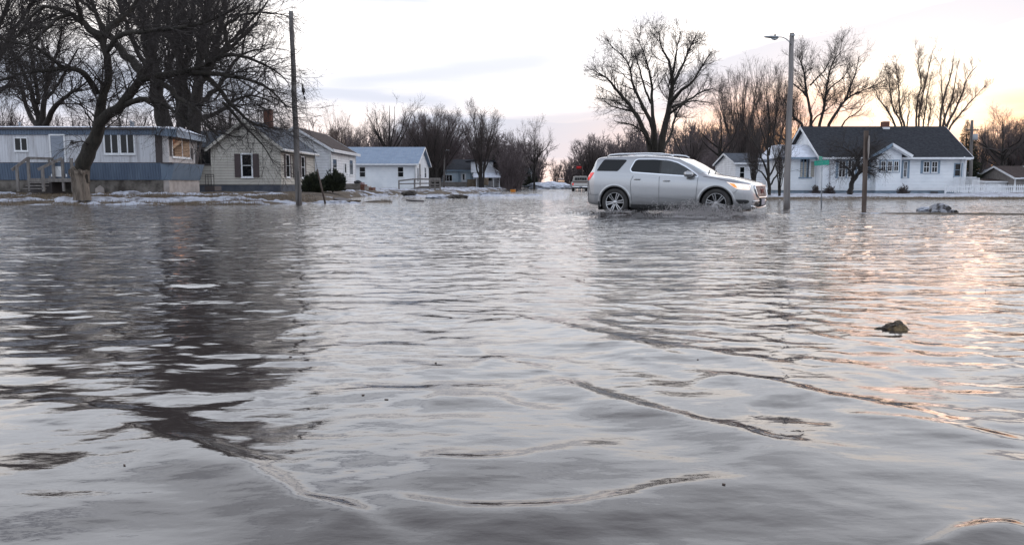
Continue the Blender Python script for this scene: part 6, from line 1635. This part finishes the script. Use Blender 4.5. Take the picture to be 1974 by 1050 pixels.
# spray thrown up by the car
def spray():
    rng = np.random.default_rng(5); c, s_ = math.cos(CARH), math.sin(CARH); V = []; T = []
    def world(u, v, z): return np.stack([CARC[0] + u * c - v * s_, CARC[1] + u * s_ + v * c, z], -1)
    n = 42000
    src = rng.choice(3, n, p=[.62, .26, .12]); u = np.where(src == 0, 1.15 + rng.normal(size=n) * .55, np.where(src == 1, -1.5 + rng.normal(size=n) * .55, 2.3 + rng.normal(size=n) * .25))
    v = -1.05 - np.abs(rng.normal(size=n)) * .34; hmax = np.where(src == 0, .34, np.where(src == 1, .13, .16)) * np.exp(-((v + 1.15) / .4) ** 2)
    z = hmax * rng.random(n) ** 1.8 * 1.1 * (.5 + .9 * vnoise(u * 6, v * 6, 9)); cc = world(u, v, z); sz = .0016 + .0055 * rng.random(n) ** 3 + np.where(z < .03, .002, 0)
    o8 = np.array([[1,0,0],[-1,0,0],[0,1,0],[0,-1,0],[0,0,1],[0,0,-1]], float)
    st = np.stack([1 + .8 * rng.random(n), np.ones(n), 1.2 + 2.2 * rng.random(n)], -1)
    VV = cc[:, None, :] + o8[None] * sz[:, None, None] * st[:, None, :]
    t8 = np.array([[0,2,4],[2,1,4],[1,3,4],[3,0,4],[2,0,5],[1,2,5],[3,1,5],[0,3,5]]); TT = (np.arange(n) * 6)[:, None, None] + t8[None]
    o = mesh_np('spray', VV.reshape(-1, 3), None, MT['spray'], smooth=True, T=TT.reshape(-1, 3)); tag(o, 'grey muddy spray thrown up beside the wheels of the silver car', 'spray', kind='stuff')
spray()
def debris():
    rng = np.random.default_rng(77); m = MB()
    for px, py in [(1126,541),(878,462),(1345,698),(1410,724),(700,765),(745,772),(1395,940),(300,640),(420,560),(520,610),(1760,512),(1900,560),(240,900),(840,700),(560,690)]:
        g = G(px, py, 0); g.z = float(Wf(np.array([g.x]), np.array([g.y]))[0]) + .001; a = rng.random() * 3.1; l = .004 + .006 * rng.random(); w = .002 + .002 * rng.random()
        m.prism([(g.x + l*math.cos(a), g.y + l*math.sin(a)), (g.x - w*math.sin(a), g.y + w*math.cos(a)), (g.x - l*math.cos(a), g.y - l*math.sin(a)), (g.x + w*math.sin(a), g.y - w*math.cos(a))], 'z', g.z - .002, g.z + .0025)
    o = m.build('floating_litter', MT['wood_dark']); tag(o, 'tiny dark twig bits and leaf scraps floating on the flood water', 'litter', kind='stuff')
debris()
# dead grass tufts along the bank and on the mud
def tufts():
    rng = np.random.default_rng(8); n = 26000
    x = rng.uniform(-26, -6.5, n); y = rng.uniform(30.9, 40, n)
    k = (x < -9) | (y > 32.5)
    x2 = rng.uniform(9.5, 34, 9000); y2 = rng.uniform(41.8, 47, 9000); x3 = rng.normal(-6.2, .7, 1500); y3 = rng.normal(36.5, .5, 1500); x4 = rng.normal(-9.3, .5, 1600); y4 = rng.uniform(32.6, 34.5, 1600)
    x = np.concatenate([x[k], x2, x3, x4]); y = np.concatenate([y[k], y2, y3, y4])
    h = Hf(x, y); k = (h > .005) & (Tf(x, y) < .0) & (fbm(x * .8, y * .8, 3, 88) > .44); x, y, h = x[k], y[k], h[k]; n = len(x)
    a = rng.random(n) * 6.28; l = .05 + .11 * rng.random(n); w = .012
    b = np.stack([x, y, h - .01], -1); sd_ = np.stack([np.cos(a), np.sin(a), 0 * a], -1); top = b + np.stack([rng.normal(size=n) * .05, rng.normal(size=n) * .05, l], -1)
    V = np.stack([b - sd_ * w, b + sd_ * w, top], 1).reshape(-1, 3)
    o = mesh_np('dead_grass', V, None, MT['grass'], T=np.arange(n * 3).reshape(-1, 3)); tag(o, 'dead brown grass on the muddy banks', 'grass', kind='stuff')
tufts()

# every piece of these parts is an object of its own
def split_loose():
    names = {'corner_board', 'corner_panel', 'porch_post', 'door_pillar', 'door_seam', 'wiper', 'roof_crossbar', 'bay_fascia', 'curtain', 'foundation_vent', 'roof_vent', 'porch_wall', 'entry_wall', 'insulator', 'steps', 'fascia', 'stripe', 'lettering'}
    for o in list(bpy.data.objects):
        if o.type != 'MESH' or o.name.split('.')[0] not in names or not o.parent: continue
        bm = bmesh.new(); bm.from_mesh(o.data); bm.verts.ensure_lookup_table(); seen = {}; comps = []
        for v in bm.verts:
            if v.index in seen: continue
            st = [v]; seen[v.index] = len(comps); cp = [v.index]
            while st:
                a = st.pop()
                for e in a.link_edges:
                    w = e.other_vert(a)
                    if w.index not in seen: seen[w.index] = len(comps); cp.append(w.index); st.append(w)
            comps.append(set(cp))
        bm.free()
        if len(comps) < 2 or len(comps) > 12 or o.children: continue
        for k, cp in enumerate(comps):
            b2 = bmesh.new(); b2.from_mesh(o.data); bmesh.ops.delete(b2, geom=[v for v in b2.verts if v.index not in cp], context='VERTS')
            me = bpy.data.meshes.new(o.name.split('.')[0]); b2.to_mesh(me); b2.free()
            for mm in o.data.materials: me.materials.append(mm)
            q = bpy.data.objects.new(o.name.split('.')[0], me); C.objects.link(q); q.parent = o.parent; q.location = o.location; q.rotation_euler = o.rotation_euler
        bpy.data.objects.remove(o)
split_loose()
